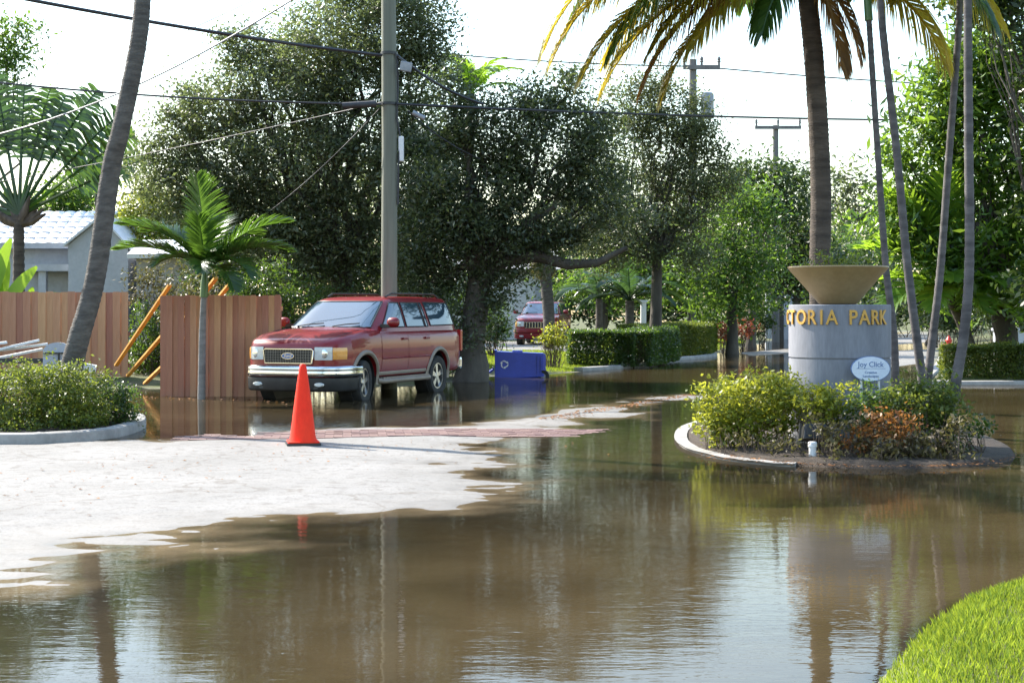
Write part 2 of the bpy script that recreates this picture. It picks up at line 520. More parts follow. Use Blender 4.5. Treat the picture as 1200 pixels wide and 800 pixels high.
def water_material():
    m, nt, b = node_mat("flood_water")
    nt.nodes.remove(b)
    t = N(nt, "ShaderNodeTexCoord")
    def mp(sc, rz=0):
        k = N(nt, "ShaderNodeMapping"); k.inputs["Scale"].default_value = sc; k.inputs["Rotation"].default_value = (0, 0, rz)
        nt.links.new(t.outputs["Object"], k.inputs[0]); return k.outputs[0]
    n1 = noise(nt, 1.0, 3, mp((2.6, 7.0, 1), .12), .5)
    n2 = noise(nt, 1.0, 2, mp((9, 26, 1), -.1), .5)
    patch = ramp(nt, noise(nt, .16, 3, mp((1, 1, 1))), .35, .65, .25, 1.0)
    ad = N(nt, "ShaderNodeMath", operation='MULTIPLY_ADD'); nt.links.new(n2, ad.inputs[0]); ad.inputs[1].default_value = .45; nt.links.new(n1, ad.inputs[2])
    ml = N(nt, "ShaderNodeMath", operation='MULTIPLY'); nt.links.new(ad.outputs[0], ml.inputs[0]); nt.links.new(patch, ml.inputs[1])
    bp = N(nt, "ShaderNodeBump"); bp.inputs["Strength"].default_value = 1.0; bp.inputs["Distance"].default_value = .0024
    nt.links.new(ml.outputs[0], bp.inputs["Height"])
    fr = N(nt, "ShaderNodeFresnel"); fr.inputs["IOR"].default_value = 1.4; nt.links.new(bp.outputs[0], fr.inputs["Normal"])
    gl = N(nt, "ShaderNodeBsdfGlossy"); gl.inputs["Roughness"].default_value = .012; nt.links.new(bp.outputs[0], gl.inputs["Normal"])
    df = N(nt, "ShaderNodeBsdfDiffuse")
    v = mp((1, 1, 1))
    nt.links.new(mixcol(nt, ramp(nt, noise(nt, .5, 4, v), .35, .65), (.062, .044, .021), (.095, .069, .035)), df.inputs[0])
    tr = N(nt, "ShaderNodeBsdfTransparent"); tr.inputs[0].default_value = (.86, .76, .60, 1)
    dp = N(nt, "ShaderNodeAttribute", attribute_name="murk")
    mm = N(nt, "ShaderNodeMixShader"); nt.links.new(dp.outputs["Fac"], mm.inputs[0]); nt.links.new(tr.outputs[0], mm.inputs[1]); nt.links.new(df.outputs[0], mm.inputs[2])
    film = N(nt, "ShaderNodeMath", operation='MULTIPLY'); nt.links.new(fr.outputs[0], film.inputs[0]); nt.links.new(ramp(nt, dp.outputs["Fac"], .01, .22, .25, 1), film.inputs[1])
    mx = N(nt, "ShaderNodeMixShader"); nt.links.new(film.outputs[0], mx.inputs[0]); nt.links.new(mm.outputs[0], mx.inputs[1]); nt.links.new(gl.outputs[0], mx.inputs[2])
    nt.links.new(mx.outputs[0], nt.nodes["Material Output"].inputs[0])
    return m


xr, yr = XX.ravel(), YY.ravel()
land = np.zeros(xr.shape)
for p in (LEFTLAND, RIGHTLAND, LAWN):
    land = np.maximum(land, np.clip(inside_dist(xr, yr, p) * 2 + .5, 0, 1))
DRIVE = [(-6, 47), (3.8, 50), (4.2, 66), (-6, 64)]
land = np.where(inside_dist(xr, yr, DRIVE) > 0, 0, land)
tag(grid_mesh("ground", XX, YY, ZZ, ground_material(), {"land": land}), "sunlit sandy asphalt road sinking under flood water, with grassy verges", None, None, 'structure')
murk = 1 - np.exp(-np.clip(-ZZ, 0, 1) * 26)
mk = murk.reshape(XX.shape)[::2, ::2]
tag(grid_mesh("flood_water", XX[::2, ::2], YY[::2, ::2], np.zeros(mk.size), water_material(), {"murk": mk.ravel()}), "shallow brown flood water mirroring trees and sky", None, None, 'structure')


# ---------------------------------------------------------------- leaves and trees
def leaves_mesh(name, P, size, mat, tint, aspect=.42, up=.25, seed=1, fold=.18):
    "one small folded blade at each point"
    r = np.random.default_rng(seed)
    n = len(P)
    a = r.normal(size=(n, 3)); a[:, 2] = a[:, 2] * .7 - up
    a /= np.linalg.norm(a, axis=1)[:, None]
    b = np.cross(a, r.normal(size=(n, 3)) + np.array([0, 0, 1.2])); b /= np.linalg.norm(b, axis=1)[:, None] + 1e-9
    c = np.cross(a, b)
    s = (size * r.uniform(.65, 1.3, n))[:, None]
    V = np.empty((n, 4, 3))
    V[:, 0] = P - a * s * .5
    V[:, 1] = P + b * s * aspect * .5 + c * s * fold * .5
    V[:, 2] = P + a * s * .5
    V[:, 3] = P - b * s * aspect * .5 + c * s * fold * .5
    me = bpy.data.meshes.new(name)
    me.vertices.add(n * 4); me.vertices.foreach_set("co", V.astype(np.float32).ravel())
    me.loops.add(n * 4); me.loops.foreach_set("vertex_index", np.arange(n * 4, dtype=np.int32))
    me.polygons.add(n); me.polygons.foreach_set("loop_start", np.arange(0, n * 4, 4, dtype=np.int32))
    me.polygons.foreach_set("loop_total", np.full(n, 4, dtype=np.int32))
    tt = np.clip(np.repeat(tint + r.normal(0, .12, n), 4), 0, 1)
    me.attributes.new("tint", 'FLOAT', 'POINT').data.foreach_set("value", tt.astype(np.float32))
    me.materials.append(mat)
    me.update()
    return me


def clumps(blobs, lai, clump, nleaf, seed, hollow=.5, leaf=.1, aspect=.42):
    "blobs (cx,cy,cz,rx,ry,rz) -> clump centres, leaf points and their tints"
    r = np.random.default_rng(seed)
    cc = []
    for b in blobs:
        cx, cy, cz, rx, ry, rz = b
        n = max(3, int(lai * pi * rx * rz / (leaf * leaf * aspect * .5) / nleaf))
        d = r.normal(size=(n, 3)); d /= np.linalg.norm(d, axis=1)[:, None]
        rad = r.uniform(hollow ** 3, 1, n) ** (1 / 3) * (1 + .18 * r.normal(size=n))
        cc.append(np.array([cx, cy, cz]) + d * rad[:, None] * np.array([rx, ry, rz]))
    cc = np.concatenate(cc)
    t0 = np.clip(r.normal(.42, .24, len(cc)), 0, 1)
    k = r.poisson(nleaf, len(cc)).clip(4)
    idx = np.repeat(np.arange(len(cc)), k)
    sg = clump * r.uniform(.6, 1.4, len(cc))
    P = cc[idx] + r.normal(size=(len(idx), 3)) * sg[idx][:, None] * np.array([1, 1, .7])
    return cc, P, t0[idx]


def crooked(a, b, n, amp, sag=0):
    a, b = Vector(a), Vector(b)
    L = (b - a).length
    pts = []
    for i in range(n + 1):
        t = i / n
        p = a.lerp(b, t)
        k = sin(pi * t) * amp * L
        p += Vector((random.uniform(-k, k), random.uniform(-k, k), random.uniform(-k, k) * .6 + sin(pi * t) * sag))
        pts.append(p)
    return pts


def make_tree(name, label, cat, base, blobs, mat, trunk_r=.3, per=2.0, clump=.28, nleaf=38, leaf=.11, fork=None, seed=1, bark='bark', group=None, twigs=60,
              hollow=.5, stems=1, limb_r=None, aspect=.42, up=.25, extra=None):
    "base (x, y); blobs in world metres (cx,cy,cz,rx,ry,rz)"
    z0 = gz(*base) - .12
    root = thing(name, label, cat, (base[0], base[1], z0), 0, group)
    off = Vector((base[0], base[1], z0))
    if stems == 1: per *= 1.8; leaf *= 1.25
    cc, P, t = clumps(blobs, per, clump, nleaf, seed, hollow, leaf, aspect)
    keep = P[:, 2] > max(z0 + .1, .02)
    P, t = P[keep], t[keep]
    if extra is not None:
        P, t = extra(P, t)
    o = link('crown' if stems == 1 else 'foliage', leaves_mesh(name + '_leaves', P - np.array(off), leaf, mat, t, aspect, up, seed + 1), root)
    m = MB()
    zt = fork if fork is not None else min(b[2] - b[5] * .5 for b in blobs)
    top = Vector((sum(b[0] for b in blobs) / len(blobs) * .25 + base[0] * .75, base[1], max(zt, z0 + .5)))
    if stems == 1:
        pts = crooked(Vector((0, 0, 0)), top - off, 6, .03)
        m.tube(pts, [trunk_r * (1.35 if i == 0 else 1.1 - .06 * i) for i in range(7)], 12, jit=.05)
        start = [pts[-1]]
    else:
        start = []
        for k in range(stems):
            a = random.uniform(0, 2 * pi); q = Vector((cos(a) * trunk_r * 5, sin(a) * trunk_r * 5, 0)) * random.random()
            start.append(q)
    lr = limb_r or trunk_r * .34
    for i, b in enumerate(blobs):
        s = start[i % len(start)]
        e = Vector(b[:3]) - off
        pts = crooked(s, e, 6, .09 if stems == 1 else .07, 0)
        m.tube(pts, [lr * (1 - .85 * j / 6) for j in range(7)], 7, jit=.05)
        mine = [c for c in cc if abs(c[0] - b[0]) < b[3] and abs(c[2] - b[2]) < b[5]]
        for c in mine[:max(2, twigs // len(blobs))]:
            j = random.randint(2, 5)
            p = crooked(pts[j], Vector(c) - off, 3, .08)
            rr = lr * .28
            m.tube(p, [rr, rr * .7, rr * .45, rr * .2], 4, cap=False)
    if stems > 1:
        for k in range(stems * 2):
            b = random.choice(blobs)
            e = Vector((b[0] + random.uniform(-.8, .8) * b[3], b[1] + random.uniform(-.8, .8) * b[4], b[2] + random.uniform(-.6, .5) * b[5])) - off
            s = Vector((e.x * random.uniform(.2, .9), e.y * random.uniform(.2, .9), 0))
            m.tube(crooked(s, e, 4, .07), [lr * .6, lr * .5, lr * .4, lr * .3, lr * .15], 5, cap=False)
    so_ = m.build('trunk' if stems == 1 else 'stems', M[bark], root, smooth=60)
    if stems > 1: so_['kind'] = 'stuff'
    return root


def PB(lst, Y, depth=.8):
    "blobs given as (px, py, rpx, rpy[, dY])"
    out = []
    for q in lst:
        y = Y + (q[4] if len(q) > 4 else 0)
        c = W(q[0], q[1], y)
        rx, rz = q[2] * y / F, q[3] * y / F
        out.append((c.x, c.y, c.z, rx, max(rx, rz) * depth, rz))
    return out


# ---------------------------------------------------------------- palm fronds
def frond(m, L, el0, droop, n, ll, lw, az=0, base=(0, 0, 0), bare=.12, hang=.4, vf=.25, seed=0, rr=.018, sharp=(68, 28), ragged=.1, twist=0):
    r = random.Random(seed)
    seg = 12
    ca, sa = cos(az), sin(az)
    def rot(v): return Vector((v[0] * ca - v[1] * sa, v[0] * sa + v[1] * ca, v[2]))
    pts, tan = [Vector((0, 0, 0))], []
    side = r.uniform(-.12, .12)
    for i in range(seg):
        t = (i + .5) / seg
        el = el0 - droop * t ** 1.25
        yaw = side * t * 2
        d = Vector((cos(el) * cos(yaw), cos(el) * sin(yaw), sin(el)))
        tan.append(d); pts.append(pts[-1] + d * L / seg)
    tan.append(tan[-1])
    B = Vector(base)
    m.tube([B + rot(p) for p in pts], [rr * (1.6 - 1.4 * i / seg) for i in range(seg + 1)], 4, t=.95)
    for i in range(n):
        t = bare + (1 - bare) * (i + .5) / n
        k = min(int(t * seg), seg - 1); f = t * seg - k
        p = pts[k].lerp(pts[k + 1], f); T = tan[k].lerp(tan[k + 1], f).normalized()
        tp = (i + .5) / n
        l0 = ll * (sin(pi * (.16 + .80 * tp)) ** .65)
        A = R(sharp[0] + (sharp[1] - sharp[0]) * tp)
        for sgn in (-1, 1):
            l = l0 * r.uniform(1 - ragged, 1 + ragged * .5)
            Sd = Vector((-T.y, T.x, 0)).normalized() if abs(T.z) < .98 else Vector((0, 1, 0))
            if twist: Sd = Matrix.Rotation(twist, 3, T) @ Sd
            U = T.cross(Sd); U = U if U.z > 0 else -U
            D = (T * cos(A) + Sd * sgn * sin(A) + U * vf + Vector((r.gauss(0, .05), r.gauss(0, .05), r.gauss(0, .05)))).normalized()
            g = Vector((0, 0, -1))
            D2 = (D + g * hang * 1.1).normalized(); D3 = (D + g * hang * 2.6).normalized()
            p1 = p + D * l * .33; p2 = p1 + D2 * l * .35; p3 = p2 + D3 * l * .32
            wv = (T - D * T.dot(D)).normalized() * lw * .5
            tt = min(max(r.gauss(.45, .2), 0), 1)
            vs = [p - wv * .5, p + wv * .5, p1 + wv, p1 - wv, p2 + wv * .8, p2 - wv * .8, p3]
            m.add([B + rot(v) for v in vs], [(0, 1, 2, 3), (3, 2, 4, 5), (5, 4, 6)], tt)
    return m


def trunk_rings(m, pts, r0, r1, step=.09, ring=.05, n=12):
    "a ringed palm trunk along smooth points"
    P = [Vector(p) for p in pts]
    out = []
    k = len(P)
    def cr(t):
        i = min(int(t), k - 2); f = t - i
        p0, p1, p2, p3 = P[max(i - 1, 0)], P[i], P[i + 1], P[min(i + 2, k - 1)]
        return .5 * ((2 * p1) + (p2 - p0) * f + (2 * p0 - 5 * p1 + 4 * p2 - p3) * f * f + (3 * p1 - p0 - 3 * p2 + p3) * f ** 3)
    L = sum((P[i + 1] - P[i]).length for i in range(k - 1))
    ns = max(8, int(L / step) * 2)
    rad = []
    for i in range(ns + 1):
        t = i / ns * (k - 1)
        out.append(cr(t))
        rr = r0 + (r1 - r0) * (i / ns) ** .8
        rad.append(rr * (1 + (ring if i % 2 else -ring * .3) + random.uniform(-.015, .015)))
    rad[0] *= 1.25; rad[1] *= 1.12
    m.tube(out, rad, n, jit=.022)
    return out[-1]


def make_palm(name, label, cat, pts, r0, r1, fronds, mat, L=3.2, ll=.75, lw=.045, bark='palmbark', group=None, n=55, shaft=0, seed=1, step=.07, hang=.45, rr=.018, vf=.2,
              trunk_n=12, ring=.028, extra_mat=None):
    "fronds: list of (azimuth deg, elevation deg, droop deg, length factor[, 'dead'])"
    b = Vector(pts[0])
    root = thing(name, label, cat, b, 0, group)
    m = MB()
    trunk_rings(m, [Vector(p) - b for p in pts], r0, r1, step, ring, trunk_n)
    m.build('trunk', M[bark], root, smooth=60)
    top = Vector(pts[-1]) - b
    if shaft:
        d = (Vector(pts[-1]) - Vector(pts[-2])).normalized()
        m = MB(); m.tube([top - d * .05, top + d * shaft * .4, top + d * shaft], [r1 * 1.5, r1 * 1.45, r1 * .7], 12)
        m.build('crownshaft', M['shaft'], root, smooth=60)
        top = top + d * shaft * .85
    for i, f in enumerate(fronds):
        m = MB()
        mm = M[mat]
        if len(f) > 4 and f[4]: mm = M[f[4]]
        frond(m, L * f[3], R(f[1]), R(f[2]), int(n * min(1, .4 + .6 * f[3])), ll * (.4 + .6 * f[3]), lw, R(f[0]), top, hang=hang, seed=seed * 100 + i, rr=rr, vf=vf)
        m.build('frond', mm, root, fix=False)
    return root


# ================================================================ kerbs, paving, island
def smooth_path(pts, sub=6, closed=False):
    P = [Vector((*p, 0)) for p in pts]
    k = len(P)
    out = []
    rngi = range(k) if closed else range(k - 1)
    for i in rngi:
        g = (lambda j: P[j % k]) if closed else (lambda j: P[min(max(j, 0), k - 1)])
        p0, p1, p2, p3 = g(i - 1), g(i), g(i + 1), g(i + 2)
        for s in range(sub):
            f = s / sub
            out.append(.5 * ((2 * p1) + (p2 - p0) * f + (2 * p0 - 5 * p1 + 4 * p2 - p3) * f * f + (3 * p1 - p0 - 3 * p2 + p3) * f ** 3))
    if not closed: out.append(P[-1])
    return out


def make_kerb(name, label, pts, wd=.2, z0=-.3, z1=.12, closed=False, cat="kerb", mat='concrete', group=None):
    pp = smooth_path(pts, 6, closed)
    m = MB()
    prof = [(0, z0), (0, z1 - .04), (.012, z1 - .012), (.04, z1), (wd - .03, z1), (wd, z1 - .03), (wd, z0)]
    n = len(pp); k = len(prof)
    vs, fs = [], []
    for i, p in enumerate(pp):
        a = pp[(i - 1) % n] if (closed or i > 0) else p
        b = pp[(i + 1) % n] if (closed or i < n - 1) else p
        d = (b - a).normalized(); nr = Vector((-d.y, d.x, 0))
        wob = random.uniform(-.004, .004)
        for q, z in prof: vs.append(p + nr * (q + wob) + Vector((0, 0, z + (wob if z > 0 else 0))))
    for i in range(n if closed else n - 1):
        for j in range(k - 1):
            a = i * k + j; b = ((i + 1) % n) * k + j
            fs.append((a, b, b + 1, a + 1))
    if not closed:
        fs.append(tuple(range(k))); fs.append(tuple(range((n - 1) * k, n * k)))
    m.add(vs, fs)
    return m.build(name, M[mat], smooth=40)


def bed_soil(name, pts, z, label, shrink=.18, lump=.03, edge=None):
    pp = smooth_path(pts, 6, True)
    c = sum(pp, Vector()) / len(pp)
    m = MB(); n = len(pp)
    rings = [1.0, .965, .8, .55, .3] if edge is not None else [1.0, .8, .55, .3]
    vs = []
    for s in rings:
        for p in pp:
            q = c + (p - c) * s * (1 - shrink / max((p - c).length, .3))
            vs.append((q.x, q.y, (edge if s == 1 and edge is not None else z) + (random.uniform(0, lump) if s < 1 else 0) + (1 - s) * .05))
    vs.append((c.x, c.y, z + .06))
    fs = []
    for r_ in range(len(rings) - 1):
        for i in range(n):
            a, b = r_ * n + i, r_ * n + (i + 1) % n
            fs.append((a, b, b + n, a + n))
    r_ = len(rings) - 1
    for i in range(n): fs.append((r_ * n + i, r_ * n + (i + 1) % n, len(vs) - 1))
    m.add(vs, fs)
    return tag(m.build(name, M['mulch'], smooth=80), label, None, None, 'structure')


ISLE = [(2.10, 17.9), (2.32, 16.3), (3.0, 15.35), (3.9, 15.1), (4.75, 15.35), (5.6, 16.4), (6.0, 19.0), (5.6, 21.6), (4.5, 23), (3.2, 22.4), (2.4, 20.4)]
tag(make_kerb("island_kerb", None, [(3.3, 22.55), (2.45, 20.5), (2.10, 17.9), (2.32, 16.3), (2.75, 15.62), (2.95, 15.5)], -.09, -.3, .035), "pale rounded concrete kerb ringing the planted island of the round monument", None, None, 'structure')
bed_soil("island_soil", ISLE, .04, "dark mulch on the island around the round monument", .03, .03, -.06)
LBED = [(-13, 17.2), (-9, 17.5), (-6.15, 17.95), (-5.55, 18.2), (-5.12, 18.7), (-4.98, 19.5), (-5.1, 20.8), (-5.6, 22.0), (-7.2, 23), (-10, 23.2), (-13.5, 23)]
tag(make_kerb("bed_kerb", None, LBED, .2, -.3, .13, True), "grey concrete kerb round the shrub bed at the left", None, None, 'structure')
bed_soil("bed_soil", LBED, .09, "dark mulch in the shrub bed at the left")
tag(make_kerb("verge_kerb", None, [(1.9, 40.0), (3.3, 42.4), (4.1, 44.4), (4.75, 47.2), (4.4, 48.6)], .28, -.3, .10), "pale kerb below the near box hedge", None, None, 'structure')
tag(make_kerb("far_verge_kerb", None, [(5.0, 48.4), (6.6, 51.2), (7.5, 54.6), (7.2, 57.5)], .3, -.3, .10), "pale kerb below the far box hedge", None, None, 'structure')
tag(make_kerb("right_verge_kerb", None, [(16.5, 57.5), (12.0, 42.5), (9.3, 34.0), (9.6, 33.0), (12, 32.7), (30, 32.7)], .25, -.3, .08), "pale kerb along the right edge of the flooded street", None, None, 'structure')

# clay paver band across the road mouth: pavers follow the road surface
pm = MB(); pm.box((0, 0, 0), (.215, .108, .05)); pme = pm.mesh("paver", M['paver'])
band = tag(bpy.data.objects.new("paver_band", None), "band of red clay pavers crossing the sunlit asphalt behind the traffic cone", None, None, 'structure')
C.objects.link(band)
b0, b1 = Vector(gp(222, 509)), Vector(gp(735, 509))
b0 = Vector((-4.15, 18.62)); b1 = Vector((1.45, 19.25))
dr = (b1 - b0).normalized(); nr = Vector((-dr.y, dr.x)); nrow = 10; ncol = int((b1 - b0).length / .225)
cnt = 0
for i in range(ncol):
    for j in range(nrow):
        p = b0 + dr * (i * .225 + (.112 if j % 2 else 0)) + nr * (j * .116)
        if j > 10: continue
        z = gz(p.x, p.y) - .015 + random.uniform(-.002, .002)
        o = link("paver", pme, band, (p.x, p.y, z), (random.uniform(-.006, .006), random.uniform(-.006, .006), math.atan2(dr.y, dr.x) + random.uniform(-.01, .01)))
        cnt += 1

# ================================================================ monument
MX, MY = 3.85, 17.55
mon = thing("entrance_monument", "round grey concrete entrance monument reading VICTORIA PARK in gold letters", "monument", (MX, MY, .03))
m = MB()
m.lathe([(0, 0), (.588, 0), (.588, 1.02), (.572, 1.022), (.572, 1.038), (.59, 1.04), (.59, 1.64), (.582, 1.65), (0, 1.65)], 64)
m.build("wall", M['monument'], mon, smooth=35)


def text_mesh(txt, size, ext, mat, bold=0.0, name="text", shear=0, sx=1):
    cu = bpy.data.curves.new(name, 'FONT'); cu.body = txt; cu.size = size; cu.extrude = ext; cu.offset = bold
    cu.align_x = 'CENTER'; cu.resolution_u = 3; cu.shear = shear
    ob = bpy.data.objects.new(name, cu); C.objects.link(ob)
    me = bpy.data.meshes.new_from_object(ob.evaluated_get(bpy.context.evaluated_depsgraph_get()))
    bpy.data.objects.remove(ob)
    me.name = name
    if sx != 1: me.transform(Matrix.Diagonal((sx, 1, 1, 1)))
    me.materials.clear(); me.materials.append(mat)
    return me


lets = [('V', -113), ('I', -102), ('C', -90), ('T', -75), ('O', -58), ('R', -43.5), ('I', -32), ('A', -20.5), ('P', 2), ('A', 15), ('R', 28.5), ('K', 41)]
for ch, a in lets:
    me = text_mesh(ch, .235, .008, M['gold'], .003, "letter", sx=.86)
    a = R(a)
    link("letter", me, mon, (sin(a) * .602, -cos(a) * .602, 1.425), (R(90), 0, a))

bowl = thing("planter_bowl", "wide bronze conical planter bowl standing on the round monument", "planter", (MX - .02, MY, 1.683))
m = MB()
m.lathe([(0, 0), (.20, 0), (.23, .02), (.34, .15), (.47, .30), (.565, .405), (.585, .43), (.58, .445), (.55, .44), (.50, .38), (0, .37)], 48)
m.build("bowl", M['bowl'], bowl, smooth=35)
MB().lathe([(0, .43), (.3, .42), (.505, .395), (.505, .37), (0, .37)], 24).build("soil", M['pot'], bowl, smooth=60)
cc, P, t = clumps([(MX - .02 + dx, MY + dy, 2.13 + dz, rx, .18, rz) for dx, dy, dz, rx, rz in ((-.3, 0, .02, .2, .06), (0, -.1, .05, .25, .10), (.3, .05, 0, .2, .06), (-.12, .1, .1, .08, .12))], 1.6, .04, 14, 5, .5, .045, .5)
pl = thing("bowl_plants", "sparse small-leaved plants growing in the bronze planter bowl", "plant", (MX - .02, MY, 2.1))
link("foliage", leaves_mesh("bowl_leaves", P - np.array([MX - .02, MY, 2.1]), .045, M['bushy'], t, .5, .1, 4), pl)
m = MB()
for c in cc[::4]:
    e = Vector(c) - Vector((MX - .02, MY, 2.1)); m.tube([Vector((e.x * .8, e.y * .8, -.01)), e], [.006, .003], 4)
m.build("stems", M['twig'], pl)['kind'] = 'stuff'

sg = thing("oval_sign", "pale blue oval sign on two short stakes in front of the round monument", "sign", (*W(1020, 432, 16.85).xy, .08))
zc = W(1020, 432, 16.85).z - .08
def oval(rx, rz, y, z, n=40): return [(rx * cos(2 * pi * i / n), y, z + rz * sin(2 * pi * i / n)) for i in range(n)]
MB().prism(oval(.222, .145, 0, zc), (0, -.012, 0), (0, .012, 0)).build("rim", M['signblue'], sg)
MB().prism(oval(.214, .137, 0, zc), (0, -.016, 0), (0, .010, 0)).build("face", M['signface'], sg)
for tx, sz, z, sx in (("Joy Click", .085, .022, .95), ("Creative", .036, -.052, 1.1), ("Landscapes", .036, -.094, 1.1)):
    link("lettering", text_mesh(tx, sz, .001, M['signblue'], .0008, "lettering", sx=sx), sg, (0, -.0175, zc + z), (R(90), 0, 0))
MB().box((0, -.0172, zc + .003), (.33, .002, .004)).build("line", M['signblue'], sg)
for sx in (-.1, .1):
    MB().box((sx, .022, (zc + .05) / 2), (.025, .018, zc + .1)).build("stake", M['white'], sg)

# dark flood light and white pipe cap in front of the monument
fl = thing("ground_spotlight", "black boxy spotlight among the island shrubs below the monument", "spotlight", (3.28, 16.2, .05))
MB().box((0, 0, .24), (.28, .20, .17), M=Matrix.Rotation(R(-14), 3, 'X'), taper=.8).build("housing", M['blackmetal'], fl, bev=.015)
MB().box((0, -.094, .27), (.20, .012, .10), M=Matrix.Rotation(R(-14), 3, 'X')).build("glass", M['blackmetal'], fl)
MB().tube([(0, 0, -.04), (0, 0, .16)], .02, 8).build("stem", M['blackmetal'], fl)
MB().prism([(-.18, -.04, .14), (-.165, -.04, .34), (-.15, -.04, .34), (-.15, -.04, .14)], (0, 0, 0), (0, .03, 0)).build("bracket", M['blackmetal'], fl)
cp = thing("pipe_riser", "short white capped pipe at the kerb of the monument island", "pipe", (3.19, 15.85, -.03))
MB().lathe([(0, 0), (.04, 0), (.04, .20), (0, .20)], 16).build("pipe", M['white'], cp, smooth=40)
MB().lathe([(0, .195), (.048, .195), (.048, .24), (.04, .25), (0, .255)], 16).build("cap", M['white'], cp, smooth=40)

# ================================================================ traffic cone
cx_, cy_ = gp(355, 519.5, .03)
cz_ = gz(cx_, cy_)
cone = thing("traffic_cone", "tall orange traffic cone standing on the dry asphalt in front of the red car", "traffic cone", (cx_, cy_, cz_), R(12))
MB().box((0, 0, .012), (.40, .40, .024)).build("base_foot", M['blackmetal'], cone)
MB().box((0, 0, .034), (.37, .37, .02)).build("base", M['cone'], cone, bev=.008)
m = MB()
m.lathe([(.165, .044), (.158, .07), (.150, .10), (.112, .42), (.075, .70), (.045, .90), (.036, .945), (.022, .955), (.02, .94)], 28)
o = m.build("cone_body", M['cone'], cone, smooth=50)
for v in o.data.vertices:                      # a dent high on the right face
    d = math.hypot(v.co.x - .03, v.co.z - .62); 
    if v.co.y < 0 and d < .2: v.co.y += .02 * (1 - d / .2)

# ================================================================ palms near
def pth(*q): return [tuple(W(*p)) for p in q]

lp = [W(80, 432, 20.3), W(92, 398, 20.3), W(112, 324, 20.4), W(130, 200, 20.5), W(142, 150, 20.5), W(162, 50, 20.6), W(168, -20, 20.7), W(172, -120, 20.8), W(174, -210, 20.9)]
lp[0] = Vector((lp[0].x - .10, 20.3, .06)); lp.insert(1, W(84, 432, 20.3))
random.seed(11)
make_palm("coconut_palm", "leaning palm trunk rising from the shrub bed at the left, crown out of frame", "palm tree", lp, .165, .10,
          [(a, e, d, 1) for a, e, d in ((20, 50, 95), (75, 35, 95), (130, 55, 100), (180, 30, 90), (235, 50, 100), (290, 35, 80), (330, 60, 100), (110, 75, 80), (260, 75, 80))],
          'palmgreen', L=2.9, ll=.7, n=48, seed=3)

cp_pts = [W(962, 460, 20.2), W(961, 315, 20.2), W(962, 230, 20.2), W(959, 150, 20.15), W(953, 60, 20.1), W(946, -5, 20), W(941, -50, 20)]
cp_pts[0] = Vector((cp_pts[0].x, 20.2, .05))
make_palm("coconut_palm", "thick ringed palm trunk directly behind the planter bowl with yellowing fronds above", "palm tree", cp_pts, .15, .125,
          [(180, 14, 84, 1.08, 'palmgold'), (188, 0, 66, .98, 'palmgold'), (174, 28, 100, 1.0, 'palmgreen'), (200, -8, 55, .72, 'palmgold'), (206, -18, 45, .6, 'palmgold'), (166, 6, 70, .85, 'palmgold'),
           (184, 20, 92, 1.12, 'palmgold'), (177, -6, 62, .9, 'palmgold'), (196, 4, 72, .88, 'palmgreen'), (182, -22, 52, .74, 'palmgold'), (5, -5, 70, .7, 'palmgold'), (335, 10, 80, .8, 'palmgreen'), (20, 20, 80, .9, 'palmgold'),
           (193, -14, 58, .80, 'palmdead'), (150, 45, 110, 1.0, 'palmgold'), (228, -34, 40, .4, 'palmgreen'),
           (322, -58, 28, .44, 'palmdead'), (350, -44, 40, .42, 'palmdead'), (300, 45, 100, .75, 'palmgreen'), (10, 45, 100, .8, 'palmgreen'), (60, 55, 100, 1, 'palmgreen'), (100, 45, 100, 1, 'palmgreen'), (260, 70, 110, .7, 'palmgreen')],
          'palmgold', L=3.75, ll=1.05, lw=.036, n=105, seed=5, hang=.95, bark='palmbarkdark', rr=.03)

thin = [("a", [(1050, 470, 19.6), (1048, 400, 19.6), (1038, 312, 19.6), (1030, 200, 19.6), (1022, 80, 19.6), (1018, 20, 19.6)], .062, .042, "slim palm just right of the monument, nearest its edge, with green crownshaft"),
        ("b", [(1088, 470, 18.8), (1080, 440, 18.8), (1064, 316, 18.8), (1050, 170, 18.8), (1036, 50, 18.8), (1026, -60, 18.8)], .072, .05, "slim palm leaning left, second trunk to the right of the monument"),
        ("c", [(1082, 470, 20.4), (1090, 420, 20.4), (1102, 316, 20.4), (1113, 170, 20.4), (1123, 40, 20.4), (1125, -10, 20.4)], .07, .05, "slim palm leaning right, its foot crossing behind the second trunk"),
        ("d", [(1109, 530, 16.7), (1120, 450, 16.7), (1131, 380, 16.7), (1136, 300, 16.7), (1135, 150, 16.7), (1134, 0, 16.7), (1133, -50, 16.7)], .075, .05, "slim dark palm at the right tip of the island, rightmost of the four")]
